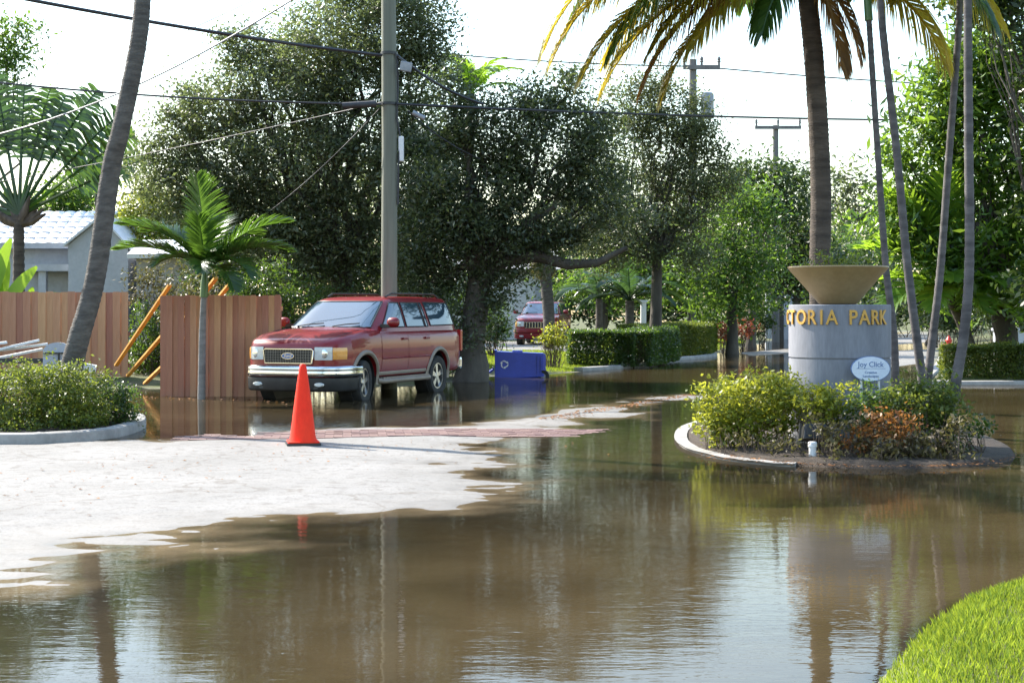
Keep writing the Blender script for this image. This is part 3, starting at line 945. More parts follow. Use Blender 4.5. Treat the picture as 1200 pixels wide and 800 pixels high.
for q, pts, r0, r1, lab in thin:
    P3 = [W(*p) for p in pts]; P3[0].z = .04; r0 *= .86; r1 *= .86
    fr = {'a': [(180, 65, 60, .4), (90, 60, 90, .9), (10, 45, 90, .8), (140, 50, 100, .8), (40, 70, 80, 1), (220, 62, 80, .45)],
          'b': [(30, 60, 90, 1), (100, 50, 90, 1), (160, 70, 60, .8), (330, 60, 100, .8), (350, 20, 70, .7)],
          'c': [(190, 12, 85, .95, 'palmgreen'), (175, 30, 110, 1.0, 'palmgold'), (205, -10, 60, .7, 'palmgold'), (0, 30, 80, 1), (60, 50, 90, 1), (320, 35, 90, 1, 'palmdark'), (120, 50, 90, 1)],
          'd': [(0, 5, 60, .8, 'palmdark'), (340, -10, 55, .6, 'palmdark'), (20, 45, 100, 1.1, 'palmdark'), (90, 60, 90, 1), (190, 45, 90, .8, 'palmgreen'), (310, 40, 100, .9, 'palmdark')]}[q]
    make_palm("slim_palm", lab, "palm tree", P3, r0, r1, fr, 'palmgreen', L=2.1, ll=.62, lw=.04, n=44, seed=20 + ord(q), bark='palmgrey', shaft=.55 if q == 'a' else .7,
              group="slim palms on the monument island", step=.11, hang=.35, ring=.07)

# feather palm in front of the right fence panel
ad = [W(236, 462, 27.3), W(237, 400, 27.3), W(238, 365, 27.3), W(239, 345, 27.3)]; ad[0].z = gz(ad[0].x, ad[0].y) - .05
make_palm("christmas_palm", "small feather palm with grey trunk in front of the right fence panel", "palm tree", ad, .075, .05,
          [(255, 86, 16, 1.0), (262, 78, 30, .62), (180, 56, 62, 1.05), (190, 38, 55, .95), (168, 66, 80, .9), (2, 56, 58, 1.05), (348, 40, 62, .98), (15, 58, 90, .8), (310, 18, 80, .72), (325, 40, 105, .7),
           (285, 55, 70, .5), (215, 45, 90, .6), (90, 70, 60, .9), (60, 60, 70, .9), (120, 60, 70, .9), (272, 40, 95, .55)],
          'palmgreen', L=1.75, ll=.62, lw=.034, n=60, seed=31, bark='palmpale', shaft=.5, hang=.12, vf=.35, rr=.016, ring=.05)

# ================================================================ island shrubs
IS = "shrubs on the monument island"
def bush(name, label, base, px, Y, mat, leaf=.06, per=4.2, clump=.065, nleaf=26, seed=1, depth=.8, stems=9, tr=.014, group=None, hollow=.6, aspect=.5):
    return make_tree(name, label, "shrub", base, PB(px, Y, depth), M[mat], tr, per, clump, nleaf, leaf, seed=seed, bark='twig', group=group, twigs=50, hollow=hollow, stems=stems, limb_r=tr, aspect=aspect, up=-.3)

bush("shrub", "large yellow-green shrub at the left tip of the island, left of the monument", (2.62, 17.0), [(846, 475, 36, 34), (885, 462, 45, 27, .3), (912, 474, 34, 32), (836, 498, 24, 22), (868, 500, 32, 20), (900, 500, 32, 22)], 17.0, 'yellow', seed=41, group=IS, stems=14)
bush("shrub", "yellow-green shrub directly in front of the monument's lower left", (3.40, 16.5), [(955, 465, 26, 16), (985, 470, 26, 17), (970, 485, 22, 14), (925, 452, 22, 14, 1.0)], 16.5, 'yellow', seed=42, group=IS)
bush("shrub", "dark green rounded shrub under the oval sign", (3.9, 16.3), [(1020, 475, 20, 20), (1005, 490, 16, 16)], 16.3, 'hedge', seed=43, group=IS, leaf=.045)
bush("shrub", "green shrub at the right of the island between the slim palms", (4.55, 16.4), [(1060, 468, 34, 20), (1095, 462, 34, 18), (1080, 490, 36, 22), (1112, 485, 18, 24), (1040, 480, 16, 18)], 16.4, 'bushy', seed=44, group=IS, stems=12)
bush("shrub", "orange and rust leaved straggly shrub below the oval sign", (4.05, 15.85), [(1035, 487, 20, 12), (1062, 497, 16, 11), (1045, 510, 24, 14), (1005, 512, 20, 14)], 15.85, 'rust', seed=45, group=IS, per=2.6)
bush("shrub", "sparse brownish green shrub at the front right of the island", (4.35, 15.8), [(1080, 515, 26, 18), (1108, 512, 16, 20), (1050, 520, 22, 14), (1020, 500, 20, 16)], 15.8, 'twiggy', seed=46, group=IS, per=1.5, stems=16)
bush("shrub", "thin green plant on bare mulch at the island's far right edge", (5.3, 16.6), [(1135, 505, 22, 16), (1120, 520, 20, 14)], 16.4, 'hedge', seed=55, group=IS, per=2.2, stems=8)
bush("shrub", "low dark twiggy growth along the island's front edge below the spotlight", (3.7, 15.55), [(975, 532, 26, 10), (1015, 536, 26, 11), (920, 524, 26, 8, .4), (1045, 532, 20, 14)], 15.5, 'twiggy', seed=56, group=IS, per=1.6, stems=16)
bush("shrub", "low straggly shrub at the waterline at the island's front right corner", (4.7, 15.7), [(1095, 530, 28, 18), (1060, 535, 26, 16), (1120, 512, 14, 30), (1125, 535, 14, 12)], 15.7, 'twiggy', seed=49, group=IS, per=1.8, stems=14)
bush("shrub", "rust-tinged low shrub behind the white pipe cap", (3.35, 15.9), [(985, 505, 24, 14), (965, 495, 16, 12), (1000, 522, 22, 10)], 15.9, 'twiggy', seed=47, group=IS, per=1.7, stems=12)
bush("shrub", "thin bare-stemmed shrub under the large yellow-green one", (2.7, 16.5), [(860, 510, 30, 10), (905, 512, 28, 10)], 16.4, 'twiggy', seed=48, group=IS, per=.9, stems=22, tr=.010)

# ================================================================ left bed shrubs
LB = "shrubs in the left bed"
bush("shrub", "broad sunlit green shrub filling the left bed in front of the leaning palm", (-6.4, 19.4), [(20, 465, 62, 44), (68, 462, 48, 42), (100, 468, 30, 38), (45, 490, 60, 26, -.3), (-40, 465, 60, 45)], 19.4, 'bushy', seed=51, group=LB, stems=14, per=3.4, leaf=.05)
bush("shrub", "smaller glossy dark shrub at the kerb end of the left bed", (-5.45, 20.0), [(132, 475, 28, 30), (118, 485, 30, 26), (145, 485, 16, 24)], 20.0, 'hedge', seed=52, group=LB, per=3.4, leaf=.048)

# white boards, panel and little box behind the left shrub
sh = thing("sawhorse", "dark trestle carrying white boards behind the left shrub", "trestle", (-7.35, 21.6, .09))
MB().box((.2, 0, .80), (1.9, .09, .07)).build("rail", M['blackmetal'], sh)
for sx in (-.6, .95):
    for sy in (-1, 1):
        MB().bar((sx, sy * .32, 0), (sx, 0, .82), .05, .04).build("leg", M['blackmetal'], sh)
bl = [((-46, 408), (8, 401)), ((-30, 416), (46, 398.5)), ((-20, 413), (56, 403)), ((-5, 420), (50, 409))]
labs = ["topmost white board on the trestle at the left frame edge", "long white board tilted up over the others on the trestle", "white board lying flat behind the tilted one", "lowest pale board on the trestle"]
for i, ((a, b_), lab) in enumerate(zip(bl, labs)):
    y = 21.5 + .1 * i
    p, q = W(*a, y), W(*b_, y + .25)
    m = MB(); m.bar(p, q, .14, .035)
    tag(m.build("white_board", M['white'], bev=.004), lab, "board", "white boards on the trestle")
pn = thing("panel_sign", "pale round-topped panel with a dark rail standing against the leaning palm", "panel", (*W(68, 420, 21.2).xy, .09))
wz = lambda y: W(68, y, 21.2).z - .09
poly = [(.21 * (1 if i < 1 else 1), 0, 0) for i in range(0)]
poly = [(-.21, 0, .12), (.21, 0, .12), (.21, 0, wz(412))] + [(.21 * cos(a), 0, wz(412) + (wz(401) - wz(412)) * sin(a)) for a in np.linspace(.15, pi - .15, 12)] + [(-.21, 0, wz(412))]
MB().prism(poly, (0, -.015, 0), (0, .015, 0)).build("panel", M['housewall'], pn)
MB().box((0, -.03, wz(413.5)), (.40, .028, .02)).build("rail", M['blackmetal'], pn)
MB().box((0.02, -.03, wz(413.5) / 2), (.022, .026, wz(413.5) - .02)).build("post", M['blackmetal'], pn)
bx = thing("small_box_sign", "small white box on a stake just right of the leaning palm foot", "marker", (*W(105, 431, 21).xy, .09))
MB().box((0, 0, W(105, 431, 21).z - .09), (.17, .08, .11), M=Matrix.Rotation(R(10), 3, 'Y')).build("box", M['white'], bx, bev=.006)
MB().box((0, .06, .33), (.03, .02, .66)).build("stake", M['white'], bx)

# ================================================================ fences
def board_fence(label, x0, x1, Y, z0, z1, bw, yaw=0, seed=1, posts=()):
    r = random.Random(seed)
    f = thing("board_fence", label, "fence", (x0, Y, z0), yaw, "cedar board fences")
    n = int(round((x1 - x0) / bw)); H = z1 - z0
    prot = MB()
    w2, t = bw * 1.03, .018
    c = .018
    prot.prism([(-w2 / 2, 0, 0), (w2 / 2, 0, 0), (w2 / 2, 0, H - c), (w2 / 2 - c, 0, H), (-w2 / 2 + c, 0, H), (-w2 / 2, 0, H - c)], (0, -t / 2, 0), (0, t / 2, 0))
    me = prot.mesh("board", M['cedar'])
    for i in range(n):
        link("board", me, f, ((i + .5) * bw, (-.022 if i % 2 else .0) + r.uniform(-.003, .003), r.uniform(-.012, .012)), (0, r.uniform(-.003, .003), r.uniform(-.03, .03)))
    for hz in (.25, H * .5, H - .25):
        MB().box(((x1 - x0) / 2, .045, hz), (x1 - x0, .04, .09)).build("rail", M['cedar'], f)
    for px in posts:
        MB().box((px, .11, H / 2 - .1), (.09, .09, H + .1)).build("post", M['cedar'], f)
    return f

board_fence("long reddish cedar fence at the left, behind the leaning palm", -13.6, GX(152, 33), 33, .16, W(0, 342, 33).z, .165, seed=3, posts=(.1, 2.5, 5.0))
board_fence("freestanding reddish cedar fence panel standing in the flood behind the feather palm", GX(188, 28.2), GX(331, 28.2), 28.2, -.1, W(0, 346, 28.2).z, .1135, seed=4, posts=(.06, 2.22))
for (a, b_, lab) in (((136, 428, 31.6), (199, 334, 29.4), "longest yellow timber prop crossing the gap between the two fences"),
                     ((150, 440, 31.5), (214, 366, 28.35), "lower yellow timber prop leaning onto the back of the right fence panel"),
                     ((170, 449, 30.6), (192, 428, 28.4), "short yellow timber prop low down in the fence gap"),
                     ((196, 400, 31.2), (253, 326, 28.3), "yellow timber prop showing above the fence panel, right beside the feather palm trunk"),
                     ((215, 400, 31.2), (275, 326, 28.3), "rightmost yellow timber prop showing above the fence panel")):
    p, q = W(*a), W(*b_)
    m = MB(); m.bar(p, q, .085, .045)
    tag(m.build("timber_prop", M['yellowwood'], bev=.004), lab, "timber prop", "yellow props behind the fence panel")

# ================================================================ utility pole, cables
PX, PY = GX(456, 31), 31.0
up_ = thing("utility_pole", "weathered grey wooden utility pole rising behind the red car", "utility pole", (PX, PY, -.15))
m = MB(); m.tube([(0, 0, -.3), (0, 0, 2), (.01, .0, 5), (-.01, 0, 8), (0, 0, 11.5)], [.175, .17, .162, .152, .14], 20, jit=.01); m.build("shaft", M['pole'], up_, smooth=60)
h = lambda y: W(456, y, 31).z + .15
for y in (63, 122):
    m = MB(); m.lathe([(.165, -.03), (.178, -.03), (.178, .03), (.165, .03)], 20, (0, 0, h(y)), closed=True); m.build("clamp_band", M['blackmetal'], up_, smooth=40)
MB().box((.36, -.16, h(80)), (.24, .12, .2), M=Matrix.Rotation(R(12), 3, 'Y')).build("junction_box", M['wiregrey'], up_, bev=.02)
MB().bar((.12, -.10, h(64)), (.38, -.16, h(76)), .04, .04).build("bracket_arm", M['blackmetal'], up_)
MB().box((.255, -.06, h(175)), (.11, .09, .52)).build("meter_box", M['white'], up_, bev=.02)
MB().tube([(.17, -.09, h(65)), (.19, -.08, h(100)), (.17, -.1, h(140)), (.235, -.07, h(160)), (.2, -.1, h(195)), (.19, -.08, h(240))], .022, 6).build("riser_pipe", M['wire'], up_, smooth=60)
MB().tube([(-.95, -.17, h(125.5)), (-.25, -.17, h(123))], .07, 10).build("splice_sleeve", M['wire'], up_, smooth=60)
MB().tube([(.5, -.15, h(133)), (.75, -.15, h(140))], .05, 8).build("dead_end_clamp", M['wiregrey'], up_, smooth=60)


def cable(label, a, b, r, sag=.3, mat='wire', n=16):
    a, b = Vector(a), Vector(b)
    pts = []
    for i in range(n + 1):
        t = i / n; p = a.lerp(b, t); p.z -= 4 * sag * t * (1 - t); pts.append(p)
    m = MB(); m.tube(pts, r, 6)
    return tag(m.build("overhead_cable", M[mat], smooth=60), label, "cable", "overhead cables")

K = W(447, 65, 30.85); K2 = W(465, 65, 30.85)
cable("thickest dark cable from the upper left corner to the utility pole", W(-260, -62, 24), K, .035, .15)
cable("dark cable looping from the pole's top clamp down right into the tree crown", K2, W(566, 122, 33), .03, .12)
cable("lower dark cable from the left frame edge to the pole's second clamp", W(-200, 72, 31), W(447, 122, 30.83), .022, .2)
cable("long dark cable from the pole's second clamp to the right, above the sign", W(465, 122, 30.83), W(1330, 140, 44), .026, .15)
cable("faint high line crossing from the oak to the far pole crossarm", W(505, 62, 60), W(812, 78, 60), .028, .1)
cable("thin high line running right from the far pole crossarm past the thick palm trunk", W(840, 80, 60), W(1330, 108, 60), .028, .15)
cable("pale service wire rising steeply across the left sky", W(-70, 170, 26), W(420, -52, 20), .013, .45, 'wiregrey')
cable("faintest hairline wire beside the pale service wire", W(60, 105, 40), W(420, -60, 40), .012, .1, 'wiregrey')
cable("grey wire sloping from the pole down left behind the leaning palm", W(447, 120, 30.85), W(-90, 228, 41), .011, .1, 'wire')
cable("thin slack wire dropping left of the pole into the oak", W(446, 126, 30.8), W(318, 246, 33.5), .010, .1, 'wire')
cable("second slack wire dropping right of the pole into the oak", W(478, 130, 30.8), W(562, 186, 33), .013, .1, 'wire')

for (px, Y, ytop, arm_l, arm_r, yarm, lab) in ((812, 60, 70, 800, 843, 80, "distant pole with crossarm and transformer half hidden by the olive tree"), (909, 78, 147, 884, 938, 150, "distant pole with crossarm standing clear above the green trees")):
    q = W(px, yarm, Y)
    fp = thing("utility_pole", lab, "utility pole", (q.x, Y, gz(q.x, Y) - .1), 0, "distant utility poles")
    z0 = gz(q.x, Y) - .1
    MB().tube([(0, 0, -.3), (0, 0, W(px, ytop, Y).z - z0)], [.2, .15], 12).build("shaft", M['greywood'], fp, smooth=60)
    xa, xb = GX(arm_l, Y) - q.x, GX(arm_r, Y) - q.x
    MB().box(((xa + xb) / 2, -.2, q.z - z0), (xb - xa, .12, .17)).build("crossarm", M['greywood'], fp)
    for f_ in (.03, .5, .97):
        MB().lathe([(0, 0), (.05, 0), (.05, .12), (.09, .14), (.05, .2), (.08, .24), (.04, .34), (0, .36)], 8, (xa + (xb - xa) * f_, -.2, q.z - z0 + .085)).build("insulator", M['greywood'], fp, smooth=50)
    if px == 812:
        MB().lathe([(0, 0), (.24, 0), (.26, .05), (.26, .95), (.2, 1.03), (0, 1.05)], 16, (.55, -.25, W(0, 140, Y).z - z0)).build("transformer", M['wiregrey'], fp, smooth=50)


# ================================================================ vehicles
def interp(x, tab):
    if x <= tab[0][0]: return tab[0][1]
    for (a, va), (b, vb) in zip(tab, tab[1:]):
        if x <= b: return va + (vb - va) * (x - a) / (b - a)
    return tab[-1][1]


WID = [(-2.6, .86), (-2.52, .92), (-2.3, .965), (-1, .985), (1.3, .985), (1.6, .985), (2.1, .965), (2.33, .92), (2.47, .84), (2.55, .70), (2.585, .5)]
TOP = [(-2.6, 1.29), (1.15, 1.31), (1.30, 1.315), (1.6, 1.29), (2.1, 1.215), (2.33, 1.165), (2.47, 1.12), (2.55, 1.07), (2.585, 1.02)]
G = [(0, .90), (.06, .955), (.25, .99), (.5, 1.0), (.8, .988), (.9, .965), (.96, .93), (1, .87)]
ZB = .46
def zt(x): return interp(x, TOP)
def side_y(x, z): return interp(x, WID) * interp((z - ZB) / (zt(x) - ZB), G)
PLAN = [(0, 2.60), (.3, 2.597), (.5, 2.585), (.70, 2.55), (.84, 2.47), (.92, 2.33), (.965, 2.1), (.985, 1.6)]
CX = [(1.26, 1.30, -2.58, .935), (1.34, 1.20, -2.565, .915), (1.5, .96, -2.52, .87), (1.75, .55, -2.44, .79), (1.84, .38, -2.38, .75), (1.885, .18, -2.28, .68), (1.905, -.1, -2.1, .55), (1.915, -.6, -1.6, .25)]
def cab(z, k): return interp(z, [(c[0], c[k]) for c in CX])
def cab_front(y, z):
    xf, xr_, w_ = cab(z, 1), cab(z, 2), cab(z, 3)
    return (xf + xr_) / 2 + (xf - xr_) / 2 * (max(0, 1 - abs(y / w_) ** 8)) ** .125
def cab_rear(y, z):
    xf, xr_, w_ = cab(z, 1), cab(z, 2), cab(z, 3)
    return (xf + xr_) / 2 - (xf - xr_) / 2 * (max(0, 1 - abs(y / w_) ** 8)) ** .125
def cab_side(x, z):
    xf, xr_, w_ = cab(z, 1), cab(z, 2), cab(z, 3)
    u = (x - (xf + xr_) / 2) / ((xf - xr_) / 2)
    return w_ * (max(0, 1 - abs(u) ** 8)) ** .125


def plan_curve(n=40):
    "points and outward normals round the nose, from right to left"
    pts = [(-y, x) for y, x in reversed(PLAN)] + [(y, x) for y, x in PLAN[1:]]
    seg = [0]
    for a, b in zip(pts, pts[1:]): seg.append(seg[-1] + math.dist(a, b))
    out = []
    for i in range(n + 1):
        s = seg[-1] * i / n
        k = max(j for j in range(len(seg)) if seg[j] <= s + 1e-9); k = min(k, len(pts) - 2)
        f = (s - seg[k]) / (seg[k + 1] - seg[k])
        out.append((pts[k][0] + (pts[k + 1][0] - pts[k][0]) * f, pts[k][1] + (pts[k + 1][1] - pts[k][1]) * f))
    res = []
    for i, p in enumerate(out):
        a, b = out[max(i - 1, 0)], out[min(i + 1, n)]
        d = Vector((b[1] - a[1], b[0] - a[0])).normalized()      # (dx, dy)
        res.append((Vector((p[1], p[0])), Vector((d.y, -d.x))))
    return res
NOSE = plan_curve()


def nose_at(y):
    b = min(NOSE, key=lambda q: abs(q[0].y - y))
    x = interp(abs(y), PLAN)
    return Vector((x, y)), b[1]


def make_suv(label, loc, rz, style, scale=1.0, group=None):
    root = thing("parked_suv", label, "car", loc, rz, group)
    paint = M['carred']
    trim = M['beige'] if style == 'cross' else M['carred']
    # lower shell
    m = MB()
    xs = [-2.6, -2.56, -2.5, -2.4] + list(np.arange(-2.3, 2.11, .2)) + [2.1, 2.2, 2.33, 2.4, 2.47, 2.51, 2.55, 2.57, 2.585]
    us = [0, .06, .15, .25, .4, .5, .65, .8, .9, .96, 1]
    vs, fs = [], []
    for x in xs:
        w_, t_ = interp(x, WID), zt(x)
        row = [(x, -w_ * interp(u, G), ZB + (t_ - ZB) * u) for u in us] + [(x, -w_ * .6, t_ + .022), (x, 0, t_ + .035), (x, w_ * .6, t_ + .022)] + [(x, w_ * interp(u, G), ZB + (t_ - ZB) * u) for u in reversed(us)]
        vs += row
    k = len(us) * 2 + 3
    for i in range(len(xs) - 1):
        for j in range(k):
            a, b = i * k + j, i * k + (j + 1) % k
            fs.append((a, b, b + k, a + k))
    fs.append(tuple(range(k))); fs.append(tuple(range((len(xs) - 1) * k, len(xs) * k)))
    m.add(vs, fs)
    body = m.build("body", paint, root, smooth=35)
    cut = MB()
    for ax in (1.62, -1.42):
        for sy in (-1, 1):
            cut.tube([(ax, sy * .62, .42), (ax, sy * 1.25, .42)], .47, 40)
    co = cut.build("cutter", M['blackmetal'], root)
    bpy.context.view_layer.update()
    md = body.modifiers.new("b", 'BOOLEAN'); md.object = co; md.operation = 'DIFFERENCE'; md.solver = 'EXACT'; md.use_self = False
    me = bpy.data.meshes.new_from_object(body.evaluated_get(bpy.context.evaluated_depsgraph_get()))
    body.modifiers.clear()
    if len(me.polygons) > 100: body.data = me
    bpy.data.objects.remove(co)
    # inner wheel wells
    for ax in (1.62, -1.42):
        for sy in (-1, 1):
            MB().lathe([(0, 0), (.462, 0), (.462, .26), (.455, .26), (.455, .02), (0, .02)], 28, (ax, sy * .645, .42), Matrix.Rotation(R(-90 * sy), 3, 'X')).build("wheel_well", M['blackmetal'], root, smooth=40)
    # cabin
    m = MB()
    zs = [1.26, 1.34, 1.42, 1.5, 1.6, 1.7, 1.78, 1.84, 1.87, 1.89, 1.905, 1.915]
    nn = 64
    vs, fs = [], []
    for z in zs:
        xf, xr_, w_ = cab(z, 1), cab(z, 2), cab(z, 3)
        for i in range(nn):
            a = 2 * pi * i / nn
            c_, s_ = cos(a), sin(a)
            q = (abs(c_) ** 8 + abs(s_) ** 8) ** (-1 / 8)
            vs.append(((xf + xr_) / 2 + (xf - xr_) / 2 * c_ * q, w_ * s_ * q, z))
    for i in range(len(zs) - 1):
        for j in range(nn):
            a, b = i * nn + j, i * nn + (j + 1) % nn
            fs.append((a, b, b + nn, a + nn))
    fs.append(tuple(range((len(zs) - 1) * nn, len(zs) * nn)))
    m.add(vs, fs); m.build("roof", paint, root, smooth=35)
    # glass
    def pane(fn, name, n1=8, n2=5, rim=True):
        p = MB().grid(lambda u, v: fn(u, v, .008), n1, n2).build(name, M['glass'], root, smooth=60)
        if rim:
            e = [fn(u, 0, .010) for u in np.linspace(0, 1, 9)] + [fn(1, v, .010) for v in np.linspace(0, 1, 7)[1:]] + [fn(u, 1, .010) for u in np.linspace(1, 0, 9)[1:]] + [fn(0, v, .010) for v in np.linspace(1, 0, 7)[1:]]
            MB().tube(e, .011, 5, cap=False).build("seal", M['blackmetal'], p, smooth=60)
        return p
    def ws(u, v, o):
        z = 1.335 + (1.80 - 1.335) * v; w_ = cab(z, 3) * .875; y = (2 * u - 1) * w_
        return (cab_front(y, z) + o * 1.2, y, z + o)
    pane(ws, "windshield", 16, 6)
    def rw(u, v, o):
        z = 1.36 + .42 * v; y = (2 * u - 1) * cab(z, 3) * .85
        return (cab_rear(y, z) - o * 1.5, y, z)
    pane(rw, "rear_window", 10, 5)
    for sy in (-1, 1):
        for (a, b, c_, d) in (((.86, 1.345), (-.02, 1.345), (.0, 1.79), (.30, 1.79)), ((-.10, 1.345), (-.86, 1.345), (-.80, 1.79), (-.08, 1.79)), ((-.92, 1.345), (-1.02, 1.345), (-.94, 1.79), (-.86, 1.79)), ((-1.14, 1.36), (-2.30, 1.37), (-2.18, 1.79), (-1.06, 1.80))):
            def sd(u, v, o, a=a, b=b, c_=c_, d=d):
                x = (a[0] * (1 - u) + b[0] * u) * (1 - v) + (d[0] * (1 - u) + c_[0] * u) * v
                z = (a[1] * (1 - u) + b[1] * u) * (1 - v) + (d[1] * (1 - u) + c_[1] * u) * v
                return (x, sy * (cab_side(x, z) + o), z)
            pane(sd, "side_window", 6, 4)
        # doors, with their shut lines, handles and a trim strip
        for (x0, x1, name) in ((1.02, -.045, 'front_door'), (-.062, -1.0, 'rear_door')):
            def dr_(u, v, x0=x0, x1=x1):
                x = x0 + (x1 - x0) * u; z = .60 + (1.275 - .60) * v
                if name == 'rear_door' and x < -.93 + .0 and z < .8: x = max(x, -.93)
                return (x, sy * (side_y(x, z) + .006), z)
            d_ = MB().grid(dr_, 10, 8).build(name, paint, root, smooth=60)
            MB().tube([(x0 + (x1 - x0) * u, sy * (side_y(x0, z) + .003), z) for u, z in ((0, .59), (0, 1.28))], .006, 4).build("shut_line", M['blackmetal'], d_)
            MB().box((x1 + .16, sy * (side_y(x1, 1.13) + .02), 1.13), (.19, .03, .045)).build("handle", paint, d_, bev=.01)
            MB().grid(lambda u, v: (x0 - .02 + (x1 - x0 + .04) * u, sy * (side_y(0, .80) + .016 - .01 * abs(2 * v - 1)), .775 + .035 * v), 4, 2).build("rub_strip", paint, d_)
        MB().grid(lambda u, v: (1.12 - 1.98 * u, sy * (side_y(0, .5) + .028 - .014 * abs(2 * v - 1)), .49 + .085 * v), 6, 3).build("sill_trim", trim, root)
        m = MB(); m.tube([(1.12, sy * .95, .40), (1.05, sy * 1.02, .385), (-.85, sy * 1.02, .385), (-.95, sy * .95, .40)], .045, 8); m.box((.05, sy * .93, .43), (1.9, .14, .04))
        m.build("running_board", M['beige'] if style == 'cross' else M['blackmetal'], root, smooth=50)
        for ax in (1.62, -1.42):
            def arch(u, v):
                a = R(-12) + R(204) * u; rr = .455 + .085 * v
                x = ax + cos(a) * rr; z = .42 + sin(a) * rr
                z = max(z, .33)
                return (x, sy * (side_y(min(max(x, -2.5), 2.3), min(max(z, .5), 1.1)) + .03 * sin(pi * min(v * 1.1, 1)) ** .5 + .004), z)
            MB().grid(arch, 26, 5).build("wheel_arch_trim", trim, root, smooth=60)
            wh = link("wheel", bpy.data.meshes.new("wheel"), root)
            st = R(10) if ax > 0 else 0
            Mx = Matrix.Rotation(st, 3, 'Z') @ Matrix.Rotation(R(90), 3, 'X')
            wme = MB(); cc_ = (ax, sy * .84, .39)
            wme.lathe([(.25, -.11), (.31, -.125), (.365, -.12), (.385, -.09), (.392, -.04), (.392, .04), (.385, .09), (.365, .12), (.31, .125), (.25, .11)], 36, cc_, Mx, closed=True)
            wh.data = wme.mesh("tyre", M['rubber'], 50)
            rm = MB()
            rm.lathe([(.255, -.1), (.255, .1), (.24, .1), (.225, .06), (.225, -.1)], 30, cc_, Mx, closed=True)
            s_ = -sy
            for q in range(5):
                A = 2 * pi * q / 5 + .3
                def P_(r_, a_, h_): return Vector(cc_) + Mx @ Vector((r_ * cos(a_), r_ * sin(a_), h_ * s_))
                vs = [P_(.05, A - .7, .085), P_(.05, A + .7, .085), P_(.235, A + .22, .075), P_(.235, A - .22, .075), P_(.05, A - .7, .03), P_(.05, A + .7, .03), P_(.235, A + .22, .03), P_(.235, A - .22, .03)]
                rm.add(vs, [(0, 1, 2, 3), (7, 6, 5, 4), (0, 4, 5, 1), (1, 5, 6, 2), (2, 6, 7, 3), (3, 7, 4, 0)])
            rm.lathe([(0, .095 * s_), (.06, .09 * s_), (.07, .07 * s_), (.07, .02 * s_), (0, .02 * s_)], 16, cc_, Mx)
            rm.build("rim", M['rim'], wh, smooth=40)
            MB().lathe([(0, .0), (.23, .0), (.23, .01), (0, .01)], 20, cc_, Mx).build("brake_disc", M['blackmetal'], wh)
        # mirror
        mr = MB(); mr.lathe([(0, -.11), (.06, -.105), (.085, -.07), (.09, 0), (.085, .07), (.05, .11), (0, .115)], 16, (.86, sy * 1.12, 1.43), Matrix.Rotation(R(90), 3, 'X') @ Matrix.Diagonal((.75, 1, 1)))
        mo = mr.build("wing_mirror", paint, root, smooth=60)
        MB().box((.87, sy * .975, 1.37), (.08, .18, .06)).build("arm", M['blackmetal'], mo)
        MB().lathe([(0, 0), (.085, 0), (.085, .006), (0, .006)], 16, (.772, sy * 1.12, 1.43), Matrix.Rotation(R(90), 3, 'Y')).build("mirror_glass", M['glass'], mo)
        # roof rail
        m = MB(); m.tube([(.15, sy * .60, 1.895), (-.05, sy * .61, 1.955), (-1.9, sy * .61, 1.965), (-2.15, sy * .60, 1.89)], .020, 8)
        m.build("roof_rail", M['blackmetal'], root, smooth=60)
        # lamps
        def lamp(y0, y1, z0, z1, mat, name, o=.014, n=8):
            def f_(u, v):
                y = y0 + (y1 - y0) * u
                p, nr_ = nose_at(sy * y); z = z0 + (z1 - z0) * v
                e = o * (1 - .5 * (abs(2 * v - 1) ** 4))
                return (p.x + nr_.x * e, p.y + nr_.y * e, z)
            return MB().grid(f_, n, 5).build(name, mat, root, smooth=60)
        hl = lamp(.50, .79, .80, 1.02, M['lens'], "headlight")
        for yy in (.65,):
            p, nr_ = nose_at(sy * yy)
            MB().lathe([(0, .012), (.06, .010), (.085, .0), (.085, -.01), (0, -.01)], 16, (p.x + .006, p.y, .91), Matrix.Rotation(R(90), 3, 'Y')).build("reflector", M['chrome'], hl, smooth=50)
        lamp(.795, .935, .81, 1.01, M['amber'], "indicator", .012)
        MB().box((-2.57, sy * .885, 1.05), (.09, .10, .42)).build("tail_light", M['redlens'], root, bev=.015)
        MB().lathe([(0, .03), (.05, .028), (.065, .01), (.065, 0), (0, 0)], 16, (2.61, sy * .60, .385), Matrix.Rotation(R(90), 3, 'Y') @ Matrix.Diagonal((.6, 1.5, 1))).build("fog_light", M['lens'], root, smooth=50)
        # wiper
        y0 = .10 if sy > 0 else -.62
        def wp(y, z, o): return (cab_front(y, z) + o, y, z + o)
        w1 = [wp(y0 + .42 * 0, 1.33, .03), wp(y0 + .22, 1.36, .035), wp(y0 + .5, 1.385, .03)]
        MB().tube(w1, .011, 5).build("wiper", M['blackmetal'], root)
    for sy in (-1, 1):
        def hz_(x, y): return interp(x, TOP) + interp(abs(y) / interp(x, WID), [(0, .035), (.6, .022), (.87, 0)])
        MB().tube([(x, sy * interp(x, [(1.1, .80), (2.2, .76), (2.5, .62)]), hz_(x, interp(x, [(1.1, .80), (2.2, .76), (2.5, .62)])) + .001) for x in np.linspace(1.12, 2.5, 12)], .005, 4).build("bonnet_line", M['blackmetal'], root)
    MB().box((-2.71, 0, .62), (.012, .32, .16)).build("number_plate", M['white'], root, bev=.003)
